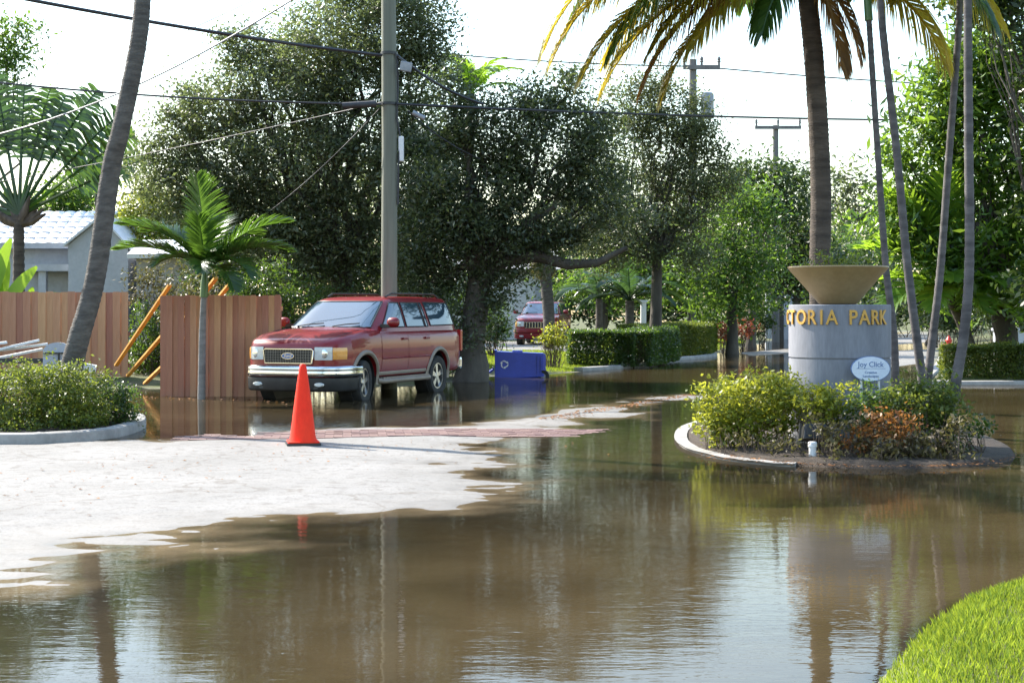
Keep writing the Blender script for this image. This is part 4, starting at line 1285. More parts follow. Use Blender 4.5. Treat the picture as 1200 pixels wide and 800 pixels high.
    # bumper: chrome bar over a dark lower apron
    def sweep(prof, name, mat, i0=0, i1=40, sm=60):
        vs, fs = [], []; k = len(prof)
        for p, nr_ in NOSE[i0:i1 + 1]:
            for o, z in prof: vs.append((p.x + nr_.x * o, p.y + nr_.y * o, z))
        n_ = i1 - i0
        for i in range(n_):
            for j in range(k - 1): fs.append((i * k + j, (i + 1) * k + j, (i + 1) * k + j + 1, i * k + j + 1))
        m = MB().add(vs, fs); m.add([vs[j] for j in range(k)], [tuple(range(k))]); m.add(vs[-k:], [tuple(range(k))])
        return m.build(name, mat, root, smooth=sm)
    bm_ = M['chrome'] if style == 'cross' else paint
    sweep([(-.03, .52), (.035, .522), (.06, .54), (.07, .57), (.06, .60), (.06, .625), (.07, .645), (.062, .675), (.035, .70), (-.03, .71)], "front_bumper", bm_, 3, 37)
    sweep([(-.05, .26), (.01, .265), (.035, .30), (.045, .49), (-.03, .518)], "front_apron", M['blackmetal'] if style == 'cross' else paint, 4, 36)
    MB().box((2.50, 0, .36), (.24, 1.15, .10)).build('air_dam', M['blackmetal'], root)
    m = MB(); m.box((-2.62, 0, .60), (.16, 1.80, .24)); m.build("rear_bumper", M['chrome'] if style == 'cross' else paint, root, bev=.05)
    MB().box((0, 0, .40), (4.2, 1.1, .16)).build("underbody", M['blackmetal'], root)
    # grille
    MB().prism([(2.60, .46, .74), (2.60, .49, .97), (2.60, -.49, .97), (2.60, -.46, .74)], (-.02, 0, 0), (.004, 0, 0)).build("grille_back", M['blackmetal'], root)
    gr = MB()
    e = [(2.61, .455, .745), (2.61, .485, .96), (2.61, .45, .985), (2.61, -.45, .985), (2.61, -.485, .96), (2.61, -.455, .745), (2.61, .455, .745)]
    gr.tube(e, .018, 6, cap=False)
    g = gr.build("grille_frame", M['chrome'], root, smooth=60)
    if style == 'cross':
        bars = MB()
        for i in range(1, 5): bars.box((2.612, 0, .745 + i * .047), (.012, .93, .007))
        for i in range(-9, 10): bars.box((2.613, i * .049, .862), (.012, .007, .225))
        bars.build("grille_bars", M['darkchrome'], g)
        em = MB().prism([(2.626, .125 * cos(a), .868 + .055 * sin(a)) for a in np.linspace(0, 2 * pi, 28)[:-1]], (-.008, 0, 0), (.008, 0, 0)).build("emblem", M['chrome'], g)
        MB().prism([(2.636, .112 * cos(a), .868 + .044 * sin(a)) for a in np.linspace(0, 2 * pi, 28)[:-1]], (-.004, 0, 0), (.004, 0, 0)).build("emblem_field", M['blackmetal'], em) if False else None
        f2 = MB().prism([(2.636, .112 * cos(a), .868 + .044 * sin(a)) for a in np.linspace(0, 2 * pi, 28)[:-1]], (-.004, 0, 0), (.004, 0, 0))
        f2.add([], []); fo = f2.build("emblem_field", M['signblue'], root)
        link("emblem_lettering", text_mesh("Ford", .075, .001, M['chrome'], 0, "lettering", shear=.3), root, (2.6415, 0, .846), (R(90), 0, R(90)))
    else:
        for i in range(-3, 4):
            MB().box((2.622, i * .125, .862), (.03, .035, .225)).build("grille_bar", M['chrome'], g, bev=.008)
    root.scale = (scale,) * 3
    return root


TH = R(22)
make_suv("large red four-door car with chrome bumper standing in the flood beside the fence panel", (-2.95, 29.0, gz(-2.95, 29) + .005), R(-90) - TH, 'cross', 1.04)
jx = GX(638, 58.5)
make_suv("smaller red car with vertical-slot grille parked on the driveway by the white house", (jx, 60.3, gz(jx, 60) + .0), R(-90) - R(9), 'slots', .90)

# ================================================================ wheeled bin lying in the water
bn = thing("wheeled_bin", "blue recycling bin lying on its side in the shallow water", "bin", (GX(580, 36.6), 36.6, -.12))
L0 = 1.24; zc_ = .42
def ringb(x, hw, hh): return [(x, -hw, zc_ - hh), (x, hw, zc_ - hh), (x, hw, zc_ + hh), (x, -hw, zc_ + hh)]
vs = ringb(0, .33, .33) + ringb(.10, .33, .33) + ringb(L0 - .06, .27, .285) + ringb(L0, .24, .25)
fs = [(i * 4 + j, i * 4 + (j + 1) % 4, (i + 1) * 4 + (j + 1) % 4, (i + 1) * 4 + j) for i in range(3) for j in range(4)] + [(12, 13, 14, 15)]
vi = ringb(0, .305, .305) + ringb(L0 - .1, .24, .25)
m = MB().add(vs, fs); m.add(vi, [(0, 4, 5, 1), (1, 5, 6, 2), (2, 6, 7, 3), (3, 7, 4, 0), (7, 6, 5, 4)])
m.add(ringb(0, .33, .33) + vi[:4], [(0, 1, 5, 4), (1, 2, 6, 5), (2, 3, 7, 6), (3, 0, 4, 7)])
bb = m.build("body", M['bin'], bn, bev=.012)
m = MB()
for a, b in (((0.0, -.345, zc_ - .345), (0.0, .345, zc_ - .345)), ((0, .345, zc_ - .345), (0, .345, zc_ + .345)), ((0, .345, zc_ + .345), (0, -.345, zc_ + .345)), ((0, -.345, zc_ + .345), (0, -.345, zc_ - .345))):
    m.bar(Vector(a) + Vector((.02, 0, 0)), Vector(b) + Vector((.02, 0, 0)), .05, .035)
m.build("rim", M['bin'], bn)
for x in (L0 - .2, L0 - .12):
    MB().box((x, -.295, zc_), (.022, .03, .42)).build("rib", M['bin'], bb, bev=.004)
MB().box((.55, -.01, zc_ + .325), (.25, .35, .05)).build("top_rib", M['bin'], bn, bev=.01)
lidm = MB(); lidm.prism([(-.46, -.30, .02), (-.04, -.34, .34), (-.04, .34, .34), (-.46, .30, .02)], (0, 0, 0), (.03, 0, -.035))
ld = lidm.build("lid", M['bin'], bn, bev=.01)
MB().tube([(-.05, -.30, zc_ - .07), (-.05, .30, zc_ - .07)], .018, 8).build("hinge_bar", M['blackmetal'], bn)
for sy in (-1, 1):
    w_ = link("wheel", MB().lathe([(.06, -.03), (.14, -.035), (.15, 0), (.14, .035), (.06, .03)], 20, (L0 - .06, sy * .24, zc_ - .27), Matrix.Rotation(R(90), 3, 'X'), closed=True).mesh("wheel", M['rubber'], 50), bn)
    MB().lathe([(0, -.02), (.07, -.02), (.07, .02), (0, .02)], 12, (L0 - .06, sy * .24, zc_ - .27), Matrix.Rotation(R(90), 3, 'X')).build("hub", M['wiregrey'], w_)
# three chasing arrows
lg = MB()
for k in range(3):
    a0 = 2 * pi * k / 3 + .5
    Rm = Matrix.Rotation(a0, 3, 'Y')
    def q(x, z): return Vector((.235, -.3345, zc_ + .02)) + Rm @ Vector((x, 0, z))
    lg.add([q(-.045, .055), q(.03, .055), q(.03, .085), q(-.045, .085)], [(0, 1, 2, 3)])
    lg.add([q(.03, .037), q(.075, .07), q(.03, .103)], [(0, 1, 2)])
    lg.add([q(-.045, .055), q(-.045, .085), q(-.085, .05), q(-.07, .03)], [(0, 1, 2, 3)])
lg.build("recycling_logo", M['white'], bb)

# hydrant and far pieces on the right
hy = thing("fire_hydrant", "small red hydrant on the far right verge behind the slim palms", "hydrant", (GX(1112, 56), 56, gz(GX(1112, 56), 56) - .03))
MB().lathe([(0, 0), (.19, 0), (.19, .05), (.13, .07), (.13, .62), (.17, .64), (.17, .69), (.13, .72), (.10, .82), (.04, .88), (.04, .93), (0, .93)], 18).build("barrel", M['red'], hy, smooth=40)
for sx in (-1, 1):
    MB().lathe([(0, 0), (.07, 0), (.07, .12), (.05, .13), (0, .13)], 12, (sx * .11, 0, .48), Matrix.Rotation(R(90 * sx), 3, 'Y')).build("outlet", M['red'], hy, smooth=40)
MB().lathe([(0, 0), (.085, 0), (.085, .14), (.06, .15), (0, .15)], 12, (0, -.1, .42), Matrix.Rotation(R(90), 3, 'X')).build("outlet", M['white'], hy, smooth=40)

hy.scale = (.75, .75, .75)
lw = thing("low_wall", "low pale garden wall at the right edge under the dark trees", "wall", (GX(1165, 46), 46, gz(GX(1180, 46), 46) - .1))
MB().box((2.5, 0, .45), (5, .2, .9)).build("wall", M['housewall'], lw); MB().box((2.5, 0, .94), (5.1, .28, .08)).build("coping", M['housewall'], lw)

gw = thing("garden_wall", "pale pillared garden wall seen left of the monument at the end of the flooded street", "wall", (GX(897, 86), 86, .0))
z1 = W(0, 344, 86).z
for i, (a, b) in enumerate(((897, 912), (918, 932))):
    MB().box((GX((a + b) / 2, 86) - GX(897, 86), 0, z1 / 2), (GX(b, 86) - GX(a, 86), .3, z1)).build("panel", M['housewall'], gw)
MB().box((GX(915, 86) - GX(897, 86), -.08, z1 / 2 + .1), (.22, .3, z1 + .2)).build("post", M['blackmetal'], gw)
MB().box((GX(906, 86) - GX(897, 86), -.17, z1 / 2), (.05, .04, z1)).build("seam", M['blackmetal'], gw)

# ================================================================ houses
hs = thing("house", "pale grey house with white tiled roof behind the left fence", "house", (0, 0, 0))
YH = 45
def wl(px, py, Y=YH): return W(px, py, Y)
zg = gz(-13, 45) - .1
ze, zr = wl(0, 286).z, wl(0, 250, 47.2).z
xl, xr2 = GX(-160, YH), GX(82, YH)
MB().box(((xl + xr2) / 2, YH + 2.2, (zg + ze) / 2), (xr2 - xl - .02, 4.0, ze - zg)).build("wall", M['housewall'], hs)
xg0, xg1 = GX(80, 44), GX(150, 44)
apx = (xg0 + xg1) / 2 + .1
za, zl, zrr = W(0, 256, 44).z, W(0, 287, 44).z, W(0, 291, 44).z
MB().prism([(xg0, 44, zg), (xg1, 44, zg), (xg1, 44, zrr), (apx, 44, za), (xg0, 44, zl)], (0, 0, 0), (0, 5.5, 0)).build("gable_wall", M['housewall'], hs)
for (x0, z0_, x1, z1_) in ((xg0 - .12, zl - .06, apx, za + .03), (xg1 + .12, zrr - .08, apx, za + .03)):
    MB().prism([(x0, 43.88, z0_), (x1, 43.88, z1_), (x1, 43.88, z1_ + .08), (x0, 43.88, z0_ + .07)], (0, 0, 0), (0, 5.7, 0)).build("verge", M['whitetile'], hs)
rf = MB(); rf.prism([(xl, YH - .1, ze), (xl, YH + 2.2, zr - .05), (xl, YH + 4.6, ze)], (0, 0, 0), (xr2 - xl + .9, 0, 0)); rfo = rf.build("roof", M['whitetile'], hs)
tm = MB()
tw_, tl_ = .34, .46
sl_ = math.atan2(zr - ze, 2.2)
tm.grid(lambda u, v: ((u - .5) * tw_ * .97, v * tl_, .03 + .03 * abs(sin(pi * u)) ** .6 - .025 * v), 6, 1)
tm.grid(lambda u, v: ((u - .5) * tw_ * .97, 0, (.03 + .03 * abs(sin(pi * u)) ** .6) * v - .01), 6, 1)
tme = tm.mesh("roof_tile", M['whitetile'], 50)
sl_len = math.hypot(2.2, zr - ze)
nrows = int(sl_len / .42)
for r_ in range(nrows + 1):
    for c_ in range(int((xr2 - GX(-40, YH) + .9) / tw_)):
        s = r_ * .42 - .08
        x = xr2 + .75 - c_ * tw_
        if x > apx - .2: continue
        link("roof_tile", tme, rfo, (x, YH - .1 + s * cos(sl_), ze + s * sin(sl_) + .02 + random.uniform(-.004, .004)), (sl_, 0, 0))
MB().box(((xl + xr2) / 2, YH - .14, ze - .06), (xr2 - xl, .10, .16)).build("fascia", M['housewall'], hs)
# porch: a flat canopy, a post and the recess behind
cz0 = wl(0, 314, 44.6).z
MB().box(((GX(20, 44.6) + GX(84, 44.6)) / 2, 44.7, cz0), (GX(84, 44.6) - GX(20, 44.6), .9, .2)).build("porch_canopy", M['housewall'], hs)
MB().box((GX(50, 44.4), 44.45, (zg + cz0) / 2 - .06), (.22, .22, cz0 - zg - .1)).build("porch_post", M['housewall'], hs)

tag(hs)

ob_ = thing("outbuilding", "low grey outbuilding with pale roof edge behind the bare twigs", "outbuilding", (0, 0, 0))
Y2 = 43
a, b = W(160, 288, Y2), W(262, 300, Y2)
MB().box(((a.x + b.x) / 2, Y2 + 1.5, (W(0, 302, Y2).z + zg) / 2), (b.x - a.x, 3, W(0, 302, Y2).z - zg)).build("wall", M['greyroof'], ob_)
MB().prism([(a.x - .2, Y2 - .3, W(0, 303, Y2).z), (a.x - .2, Y2 - .3, W(0, 298, Y2).z), (a.x - .2, Y2 + 1.6, a.z + .25), (a.x - .2, Y2 + 3.3, W(0, 300, Y2).z)], (0, 0, 0), (b.x - a.x + .4, 0, 0)).build("roof", M['whitetile'], ob_)

h2 = thing("house", "white walled house with grey tiled roof behind the parked smaller car", "house", (0, 0, 0))
Y3 = 69
z3, zt3 = gz(0, Y3) - .1, W(0, 318, Y3).z
x3, x4 = GX(520, Y3), GX(646, Y3)
MB().box(((x3 + x4) / 2, Y3 + 3, (z3 + zt3) / 2), (x4 - x3, 6, zt3 - z3)).build("wall", M['white'], h2)
r3 = MB().prism([(x3, Y3 - .5, zt3), (x3, Y3 - .5, zt3 + .12), (x3, Y3 + 3, zt3 + 1.1), (x3, Y3 + 6.5, zt3 + .1), (x3, Y3 + 6.5, zt3)], (-.4, 0, 0), (x4 - x3 + .4, 0, 0)).build("roof", M['greyroof'], h2)
for i in range(6):
    s = i / 6
    MB().box(((x3 + x4) / 2, Y3 - .5 + 3.5 * s, zt3 + .14 + .98 * s), (x4 - x3 + .8, .5, .06), M=Matrix.Rotation(R(15.5), 3, 'X')).build("tile_course", M['greyroof'], r3)
MB().box((x4 - .5, Y3 - .04, z3 + 1.4), (.5, .08, 2.4)).build("door", M['housewall'], h2)
MB().box((GX(560, Y3), Y3 - .03, z3 + 1.8), (1.4, .06, 1.0)).build("window", M['darkglass'], h2)
# small pale gate post seen between the far shrubs
gp_ = thing("gate_post", "slim white post standing between the far hedge shrubs", "post", (GX(754, 55), 55, gz(GX(754, 55), 55) - .05))
MB().box((0, 0, .9), (.2, .2, 1.9)).build("shaft", M['white'], gp_, bev=.02); MB().box((0, 0, 1.87), (.28, .28, .08)).build("cap", M['white'], gp_)


# ================================================================ large trees
random.seed(77)
oakA = PB([(330, 110, 85, 75), (420, 40, 80, 70), (480, 30, 60, 60), (250, 150, 65, 60), (205, 215, 50, 55), (330, 200, 95, 75), (420, 150, 85, 85), (300, 265, 95, 50), (400, 270, 80, 55), (470, 200, 60, 90),
           (370, 60, 60, 60, 1.5), (240, 120, 30, 25, .8), (500, 90, 38, 45), (200, 160, 35, 30), (440, -20, 70, 50, 1), (470, 290, 50, 50), (520, 180, 40, 60), (250, 220, 60, 50), (360, 330, 60, 34), (290, 60, 34, 34)], 36.5)
make_tree("oak_tree", "broad dark oak filling the sky behind the utility pole", "tree", (GX(410, 37), 37), oakA, M['oak'], .36, 2.0, .24, 90, .095, fork=2.6, seed=61, twigs=130, hollow=.35)
oakB = PB([(560, 235, 80, 65), (640, 180, 70, 62), (625, 125, 45, 38), (565, 165, 48, 42), (690, 235, 50, 42), (520, 290, 60, 50), (600, 265, 80, 32), (570, 340, 30, 34), (665, 110, 40, 32), (700, 165, 40, 45), (730, 250, 34, 30, .5), (545, 390, 26, 30), (505, 240, 45, 50), (500, 330, 40, 34), (545, 140, 34, 40), (530, 100, 24, 26), (595, 310, 36, 24), (650, 275, 50, 26)], 34.2)
make_tree("oak_tree", "dark oak with a thick black trunk standing in the water right of the red car", "tree", (GX(551, 34.3), 34.3), oakB, M['oakmid'], .33, 2.1, .24, 90, .095, fork=2.7, seed=62, twigs=120, hollow=.35)
lm = MB(); q0 = W(560, 330, 34.3)
lpts = [Vector((W(556, 345, 34.3).x, 34.3, W(556, 345, 34.3).z)), W(590, 305, 34.2), W(630, 300, 34.1), (W(665, 310, 34.0)), W(700, 308, 33.9), W(735, 290, 33.8)]
oB = [o for o in C.objects if o.name.startswith("oak_tree") and 'thick black' in o.get('label', '')][0]
lm.tube([p - Vector(oB.location) for p in lpts], [.2, .17, .14, .12, .10, .05], 9, jit=.04); lm.build("limb", M['bark'], oB, smooth=60)
olive = PB([(765, 180, 52, 55), (800, 235, 45, 50), (745, 250, 42, 45), (735, 130, 38, 38), (790, 140, 36, 38), (715, 295, 45, 30), (830, 180, 28, 40), (790, 290, 50, 30), (760, 100, 25, 25), (815, 140, 26, 40), (845, 215, 34, 30), (700, 190, 34, 40), (690, 260, 36, 36)], 46)
make_tree("olive_tree", "tall feathery olive-green tree between the dark oak and the distant pole", "tree", (GX(770, 46), 46), olive, M['olive'], .2, 1.6, .28, 70, .105, fork=3.2, seed=63, twigs=120, hollow=.2)
gt = [("bright green leafy tree above the far hedge", [(858, 262, 42, 38), (832, 305, 40, 36), (880, 320, 42, 34), (850, 345, 45, 28), (875, 240, 30, 24)], 56, 'green', 64, .17),
      ("mid green round-headed tree directly left of the distant clear pole", [(880, 225, 40, 30), (905, 205, 40, 28), (860, 210, 24, 20), (915, 245, 35, 30)], 66, 'oak2', 65, .2),
      ("dark tree just left of the thick palm behind the monument", [(935, 250, 30, 50), (925, 300, 35, 40), (950, 320, 30, 40), (905, 320, 34, 34)], 70, 'oak2', 66, .22),
      ("low green tree filling the view under the olive tree", [(700, 330, 40, 28), (760, 320, 40, 28), (800, 330, 40, 26), (735, 300, 30, 22)], 60, 'green', 67, .18)]
for lab, bl_, Y, mt, sd, lf in gt:
    bb_ = PB(bl_, Y)
    make_tree("broadleaf_tree", lab, "tree", (GX(bl_[0][0], Y), Y), bb_, M[mt], .22, 2.2, .5, 80, lf, fork=2.2, seed=sd, twigs=40, hollow=.35, group="trees beyond the far hedge")

man = PB([(1105, 130, 62, 52), (1065, 190, 38, 34), (1085, 250, 46, 44), (1150, 180, 55, 70), (1190, 100, 55, 60), (1060, 290, 34, 34), (1130, 290, 60, 44), (1190, 260, 46, 70), (1165, 60, 50, 45), (1110, 85, 40, 32), (1060, 235, 32, 26), (1150, 340, 60, 24), (1230, 190, 40, 90)], 30.5)
make_tree("mango_tree", "big sunlit green mango tree on the right behind the slim palms", "tree", (GX(1185, 35.5), 35.5), [(b[0] * 35.5 / 30.5, b[1] + 5, (b[2] - 1.6) * 35.5 / 30.5 + 1.6, b[3] * 1.16, b[4] * 1.16, b[5] * 1.16) for b in man],
          M['mango'], .28, 2.6, .32, 50, .23, fork=2.0, seed=68, twigs=110, hollow=.3, aspect=.27, up=.5)
make_tree("mango_tree", "shaded dark green tree in the upper right corner", "tree", (GX(1245, 33), 33), PB([(1200, 20, 60, 50), (1150, 10, 40, 30), (1240, 90, 45, 60), (1180, -30, 70, 40), (1250, 330, 60, 60), (1240, 220, 40, 60)], 33), M['oak2'], .25, 2, .3, 60, .16, fork=2.4, seed=69, twigs=60)

# trees at the far left
make_tree("broadleaf_tree", "pale green tree top at the upper left corner behind the fan palm", "tree", (GX(-30, 52), 52), PB([(10, 45, 30, 22), (-30, 60, 40, 40), (20, 75, 20, 16), (-20, 120, 40, 40)], 52), M['green'], .22, 2, .4, 60, .16, fork=3, seed=70)
make_tree("broadleaf_tree", "rounded bright green tree just above the white tiled roof", "tree", (GX(75, 60), 60), PB([(72, 228, 26, 22), (92, 240, 18, 16), (55, 242, 18, 16), (75, 262, 34, 22)], 60), M['green'], .2, 2.6, .4, 60, .17, fork=2.4, seed=71)
make_tree("conifer_tree", "dull drooping conifer behind the round tree at the left", "tree", (GX(95, 72), 72), PB([(96, 200, 14, 14), (88, 222, 20, 18), (103, 235, 16, 20), (95, 260, 24, 24)], 72), M['oak2'], .2, 2, .45, 40, .22, fork=3, seed=72)
make_tree("broadleaf_tree", "yellow-green bushy tree right of the leaning palm above the outbuilding", "tree", (GX(170, 46.5), 46.5), PB([(175, 240, 34, 28), (150, 262, 24, 26), (205, 258, 28, 22), (185, 280, 45, 20), (225, 240, 20, 22)], 46.5), M['yellow'], .14, 2.4, .3, 60, .12, fork=2.0, seed=73)
make_tree("broadleaf_tree", "hazy far tree between the thick palm and the slim palms", "tree", (GX(992, 120), 120), PB([(975, 222, 22, 22), (1000, 212, 22, 18), (1020, 235, 30, 30), (985, 260, 40, 34)], 120), M['oak'], .3, 1.6, .8, 50, .4, fork=3, seed=74)
make_tree("broadleaf_tree", "green tree behind the fan-leaved palm at the end of the street", "tree", (GX(1010, 84), 100), PB([(985, 300, 40, 34), (1030, 290, 44, 40), (950, 330, 40, 28), (1010, 345, 50, 22)], 100), M['green'], .3, 1.6, .7, 60, .32, fork=2.2, seed=75)
make_tree("broadleaf_tree", "dark tree closing the far street behind the monument", "tree", (GX(930, 105), 105), PB([(930, 345, 60, 26), (870, 345, 40, 30), (1000, 352, 60, 16), (1070, 340, 50, 24), (1120, 345, 50, 30)], 105), M['oak2'], .3, 1.6, .7, 60, .32, fork=2.0, seed=76)
make_tree("broadleaf_tree", "deep shaded tree closing the view behind the far hedge", "tree", (GX(760, 72), 72), PB([(700, 350, 45, 26), (760, 352, 50, 26), (830, 352, 50, 26), (790, 320, 50, 26)], 72), M['oak2'], .25, 2.6, .5, 60, .24, fork=1.8, seed=77)
make_tree("broadleaf_tree", "dark tree behind the fence and left of the red car's roof", "tree", (GX(330, 40.5), 40.5), PB([(300, 310, 60, 34), (370, 320, 60, 36), (430, 340, 50, 40), (250, 330, 40, 24), (490, 340, 50, 44)], 40.5), M['oak2'], .2, 2.8, .32, 80, .14, fork=1.8, seed=78)

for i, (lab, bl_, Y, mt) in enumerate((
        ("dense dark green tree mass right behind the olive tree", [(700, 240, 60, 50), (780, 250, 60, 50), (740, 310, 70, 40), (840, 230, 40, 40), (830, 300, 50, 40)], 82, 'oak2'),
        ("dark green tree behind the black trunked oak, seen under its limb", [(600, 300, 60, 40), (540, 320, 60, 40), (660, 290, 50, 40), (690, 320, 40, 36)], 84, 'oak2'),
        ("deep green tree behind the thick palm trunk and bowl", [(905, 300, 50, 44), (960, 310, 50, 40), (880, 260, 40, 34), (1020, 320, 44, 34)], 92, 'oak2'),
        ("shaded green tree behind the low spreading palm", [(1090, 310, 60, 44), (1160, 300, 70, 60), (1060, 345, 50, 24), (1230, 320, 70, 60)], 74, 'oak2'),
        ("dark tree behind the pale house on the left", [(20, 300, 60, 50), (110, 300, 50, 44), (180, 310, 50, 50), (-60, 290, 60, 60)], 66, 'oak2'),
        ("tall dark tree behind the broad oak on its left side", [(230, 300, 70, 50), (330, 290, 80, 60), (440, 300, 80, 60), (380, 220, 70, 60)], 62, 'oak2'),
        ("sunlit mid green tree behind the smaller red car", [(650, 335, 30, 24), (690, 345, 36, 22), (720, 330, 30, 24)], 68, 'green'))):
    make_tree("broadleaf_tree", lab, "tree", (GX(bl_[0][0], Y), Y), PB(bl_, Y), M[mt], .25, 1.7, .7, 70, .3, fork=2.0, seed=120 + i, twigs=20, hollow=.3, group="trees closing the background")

for i, (px, py, rx, rz, Y, lab) in enumerate(((1062, 366, 26, 16, 92, "low dark shrub at the end of the street right of the monument"), (1130, 364, 34, 26, 62, "dark shrub behind the small hydrant"), (1180, 360, 34, 28, 56, "dark shrub behind the low pale wall"), (1098, 368, 22, 18, 78, "dark shrub beyond the slim palms' feet"))):
    make_tree("shrub", lab, "shrub", (GX(px, Y), Y), PB([(px, py, rx, rz), (px + rx * .6, py + rz * .3, rx * .6, rz * .6), (px - rx * .6, py + rz * .3, rx * .6, rz * .6)], Y), M['oak2'], .03, 3, .25, 40, .2, seed=140 + i, bark='twig', stems=8, limb_r=.03, twigs=20,
              group="shrubs beyond the right verge", hollow=.3)

# low dark shrubs under the oaks
US = "shrubs under the oaks"
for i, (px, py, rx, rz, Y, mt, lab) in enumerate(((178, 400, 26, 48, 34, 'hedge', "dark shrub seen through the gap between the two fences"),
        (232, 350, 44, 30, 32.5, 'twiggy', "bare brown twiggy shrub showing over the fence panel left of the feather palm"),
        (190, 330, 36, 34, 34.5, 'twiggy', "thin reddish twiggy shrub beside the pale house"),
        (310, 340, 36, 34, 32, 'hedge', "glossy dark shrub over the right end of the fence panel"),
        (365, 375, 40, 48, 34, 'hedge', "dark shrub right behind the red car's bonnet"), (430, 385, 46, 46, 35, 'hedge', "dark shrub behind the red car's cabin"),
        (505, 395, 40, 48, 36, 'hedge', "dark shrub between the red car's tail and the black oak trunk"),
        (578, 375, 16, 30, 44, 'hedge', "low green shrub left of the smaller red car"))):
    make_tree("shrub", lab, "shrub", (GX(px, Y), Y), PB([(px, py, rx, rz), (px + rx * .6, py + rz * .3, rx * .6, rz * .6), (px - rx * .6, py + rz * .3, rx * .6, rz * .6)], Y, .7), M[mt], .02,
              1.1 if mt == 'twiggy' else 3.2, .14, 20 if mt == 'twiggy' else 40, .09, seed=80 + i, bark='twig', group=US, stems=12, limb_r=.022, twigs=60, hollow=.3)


# clipped hedges
def box_hedge(name, label, pts, wd, z0, z1, mat, seed, leaf=.07, dens=900, group=None, topcol=None):
    "a clipped hedge along a line of (x, y) points"
    r = np.random.default_rng(seed)
    P, T = [], []
    for a, b in zip(pts, pts[1:]):
        a, b = np.array(a), np.array(b); L = np.linalg.norm(b - a); d = (b - a) / L; nr_ = np.array([-d[1], d[0]])
        area = L * wd + 2 * L * (z1 - z0) + wd * (z1 - z0)
        n = int(area * dens)
        u = r.uniform(-.02, L + .02, n); f = r.random(n)
        v = r.uniform(-wd / 2, wd / 2, n); z = r.uniform(z0, z1, n)
        pick = f < (L * wd) / area
        pick2 = (~pick) & (f < (L * wd + 2 * L * (z1 - z0)) / area)
        lump = vnoise(u * 2.2 + seed, z * 2.5, 9) * .07 + vnoise(u * 6, v * 6 + z * 5, 11) * .04
        z = np.where(pick, z1 + lump + r.normal(0, .03, n) - .1 * r.random(n) ** 2, z)
        v = np.where(pick2, np.sign(v) * (wd / 2 + lump - .15 * r.random(n) ** 2 * 1) + r.normal(0, .02, n), v)
        u = np.where(~pick & ~pick2, np.where(r.random(n) < .5, 0, L) + lump, u)
        p = np.stack([a[0] + d[0] * u + nr_[0] * v, a[1] + d[1] * u + nr_[1] * v, z], 1)
        P.append(p); T.append(np.clip(.4 + 1.5 * lump + r.normal(0, .15, n), 0, 1))
    P, T = np.concatenate(P), np.concatenate(T)
    c = P.mean(0); c[2] = z0 - .1
    root = thing(name, label, "hedge", tuple(c), 0, group)
    link("foliage", leaves_mesh(name + "_leaves", P - c, leaf, M[mat], T, .55, -.3, seed), root)
    m = MB()
    for a, b in zip(pts, pts[1:]):
        L = math.dist(a, b)
        for i in range(int(L / .3) + 1):
            t = (i + .5) / (int(L / .3) + 1)
            x, y = a[0] + (b[0] - a[0]) * t - c[0], a[1] + (b[1] - a[1]) * t - c[1]
            for q in range(3):
                m.tube([(x, y, 0), (x + random.uniform(-.2, .2), y + random.uniform(-.2, .2), (z1 - z0) * .85)], [.02, .008], 4)
    m.build("stems", M['twig'], root)['kind'] = 'stuff'
    return root

HG = "clipped hedges beyond the blue bin"
z1 = W(0, 385, 42).z
box_hedge("box_hedge", "near clipped hedge with shaded front, just right of the blue bin", [(GX(668, 42.5), 42.6), (GX(742, 42.5), 42.6), (GX(776, 48), 48)], 1.1, .05, W(0, 388, 42.6).z, 'hedge', 91, dens=2600, group=HG)
box_hedge("box_hedge", "far clipped hedge with sunlit yellow-green top", [(GX(742, 50), 50.5), (GX(812, 53), 53), (GX(818, 57), 57)], 1.3, .1, W(0, 380.5, 52).z, 'bushy', 92, dens=2000, group=HG)
box_hedge("box_hedge", "rough hedge on the right verge below the fan-leaved palm", [(GX(1108, 34.8), 34.8), (GX(1215, 34.8), 34.6)], 1.2, .0, W(0, 405, 34.8).z, 'bushy', 93, dens=2600)
bush("shrub", "bare-stemmed shrub with bright yellow-green top in front of the smaller red car", (GX(648, 40.5), 40.5), [(648, 392, 15, 11), (640, 400, 10, 8), (657, 402, 10, 10)], 40.5, 'yellow', leaf=.09, per=3, clump=.1, nleaf=22, seed=53, stems=14, tr=.02)
for i, (px, py, rx, rz, Y, mt, lab) in enumerate(((845, 387, 16, 10, 60, 'croton', "dark red leaved shrub right of the far hedge"), (868, 385, 14, 11, 62, 'croton', "red leaved shrub nearest the pale garden wall"), (830, 372, 16, 18, 63, 'hedge', "dark green shrub behind the red leaved ones"),
        (890, 375, 14, 20, 70, 'hedge', "dark shrub beside the pale garden wall"))):
    make_tree("shrub", lab, "shrub", (GX(px, Y), Y), PB([(px, py, rx, rz), (px + 8, py + 3, rx * .7, rz * .7)], Y), M[mt], .03, 3, .16, 30, .15, seed=100 + i, bark='twig', stems=8, limb_r=.025, twigs=30, group="shrubs beyond the far hedge")


# ================================================================ other palms
def fan_star(name, label, base, ctr, fr, mat, L, ll, lw, trunk=(.14, .12), n=34, seed=1, hang=.2, vf=.3, bark='palmbark', group=None, rr=.02):
    b = Vector((base[0], base[1], gz(*base) - .05))
    return make_palm(name, label, "palm tree", [b, b.lerp(Vector(ctr), .5) + Vector((.03, 0, 0)), Vector(ctr)], trunk[0], trunk[1], fr, mat, L=L, ll=ll, lw=lw, n=n, seed=seed, hang=hang, vf=vf, bark=bark, group=group, rr=rr)

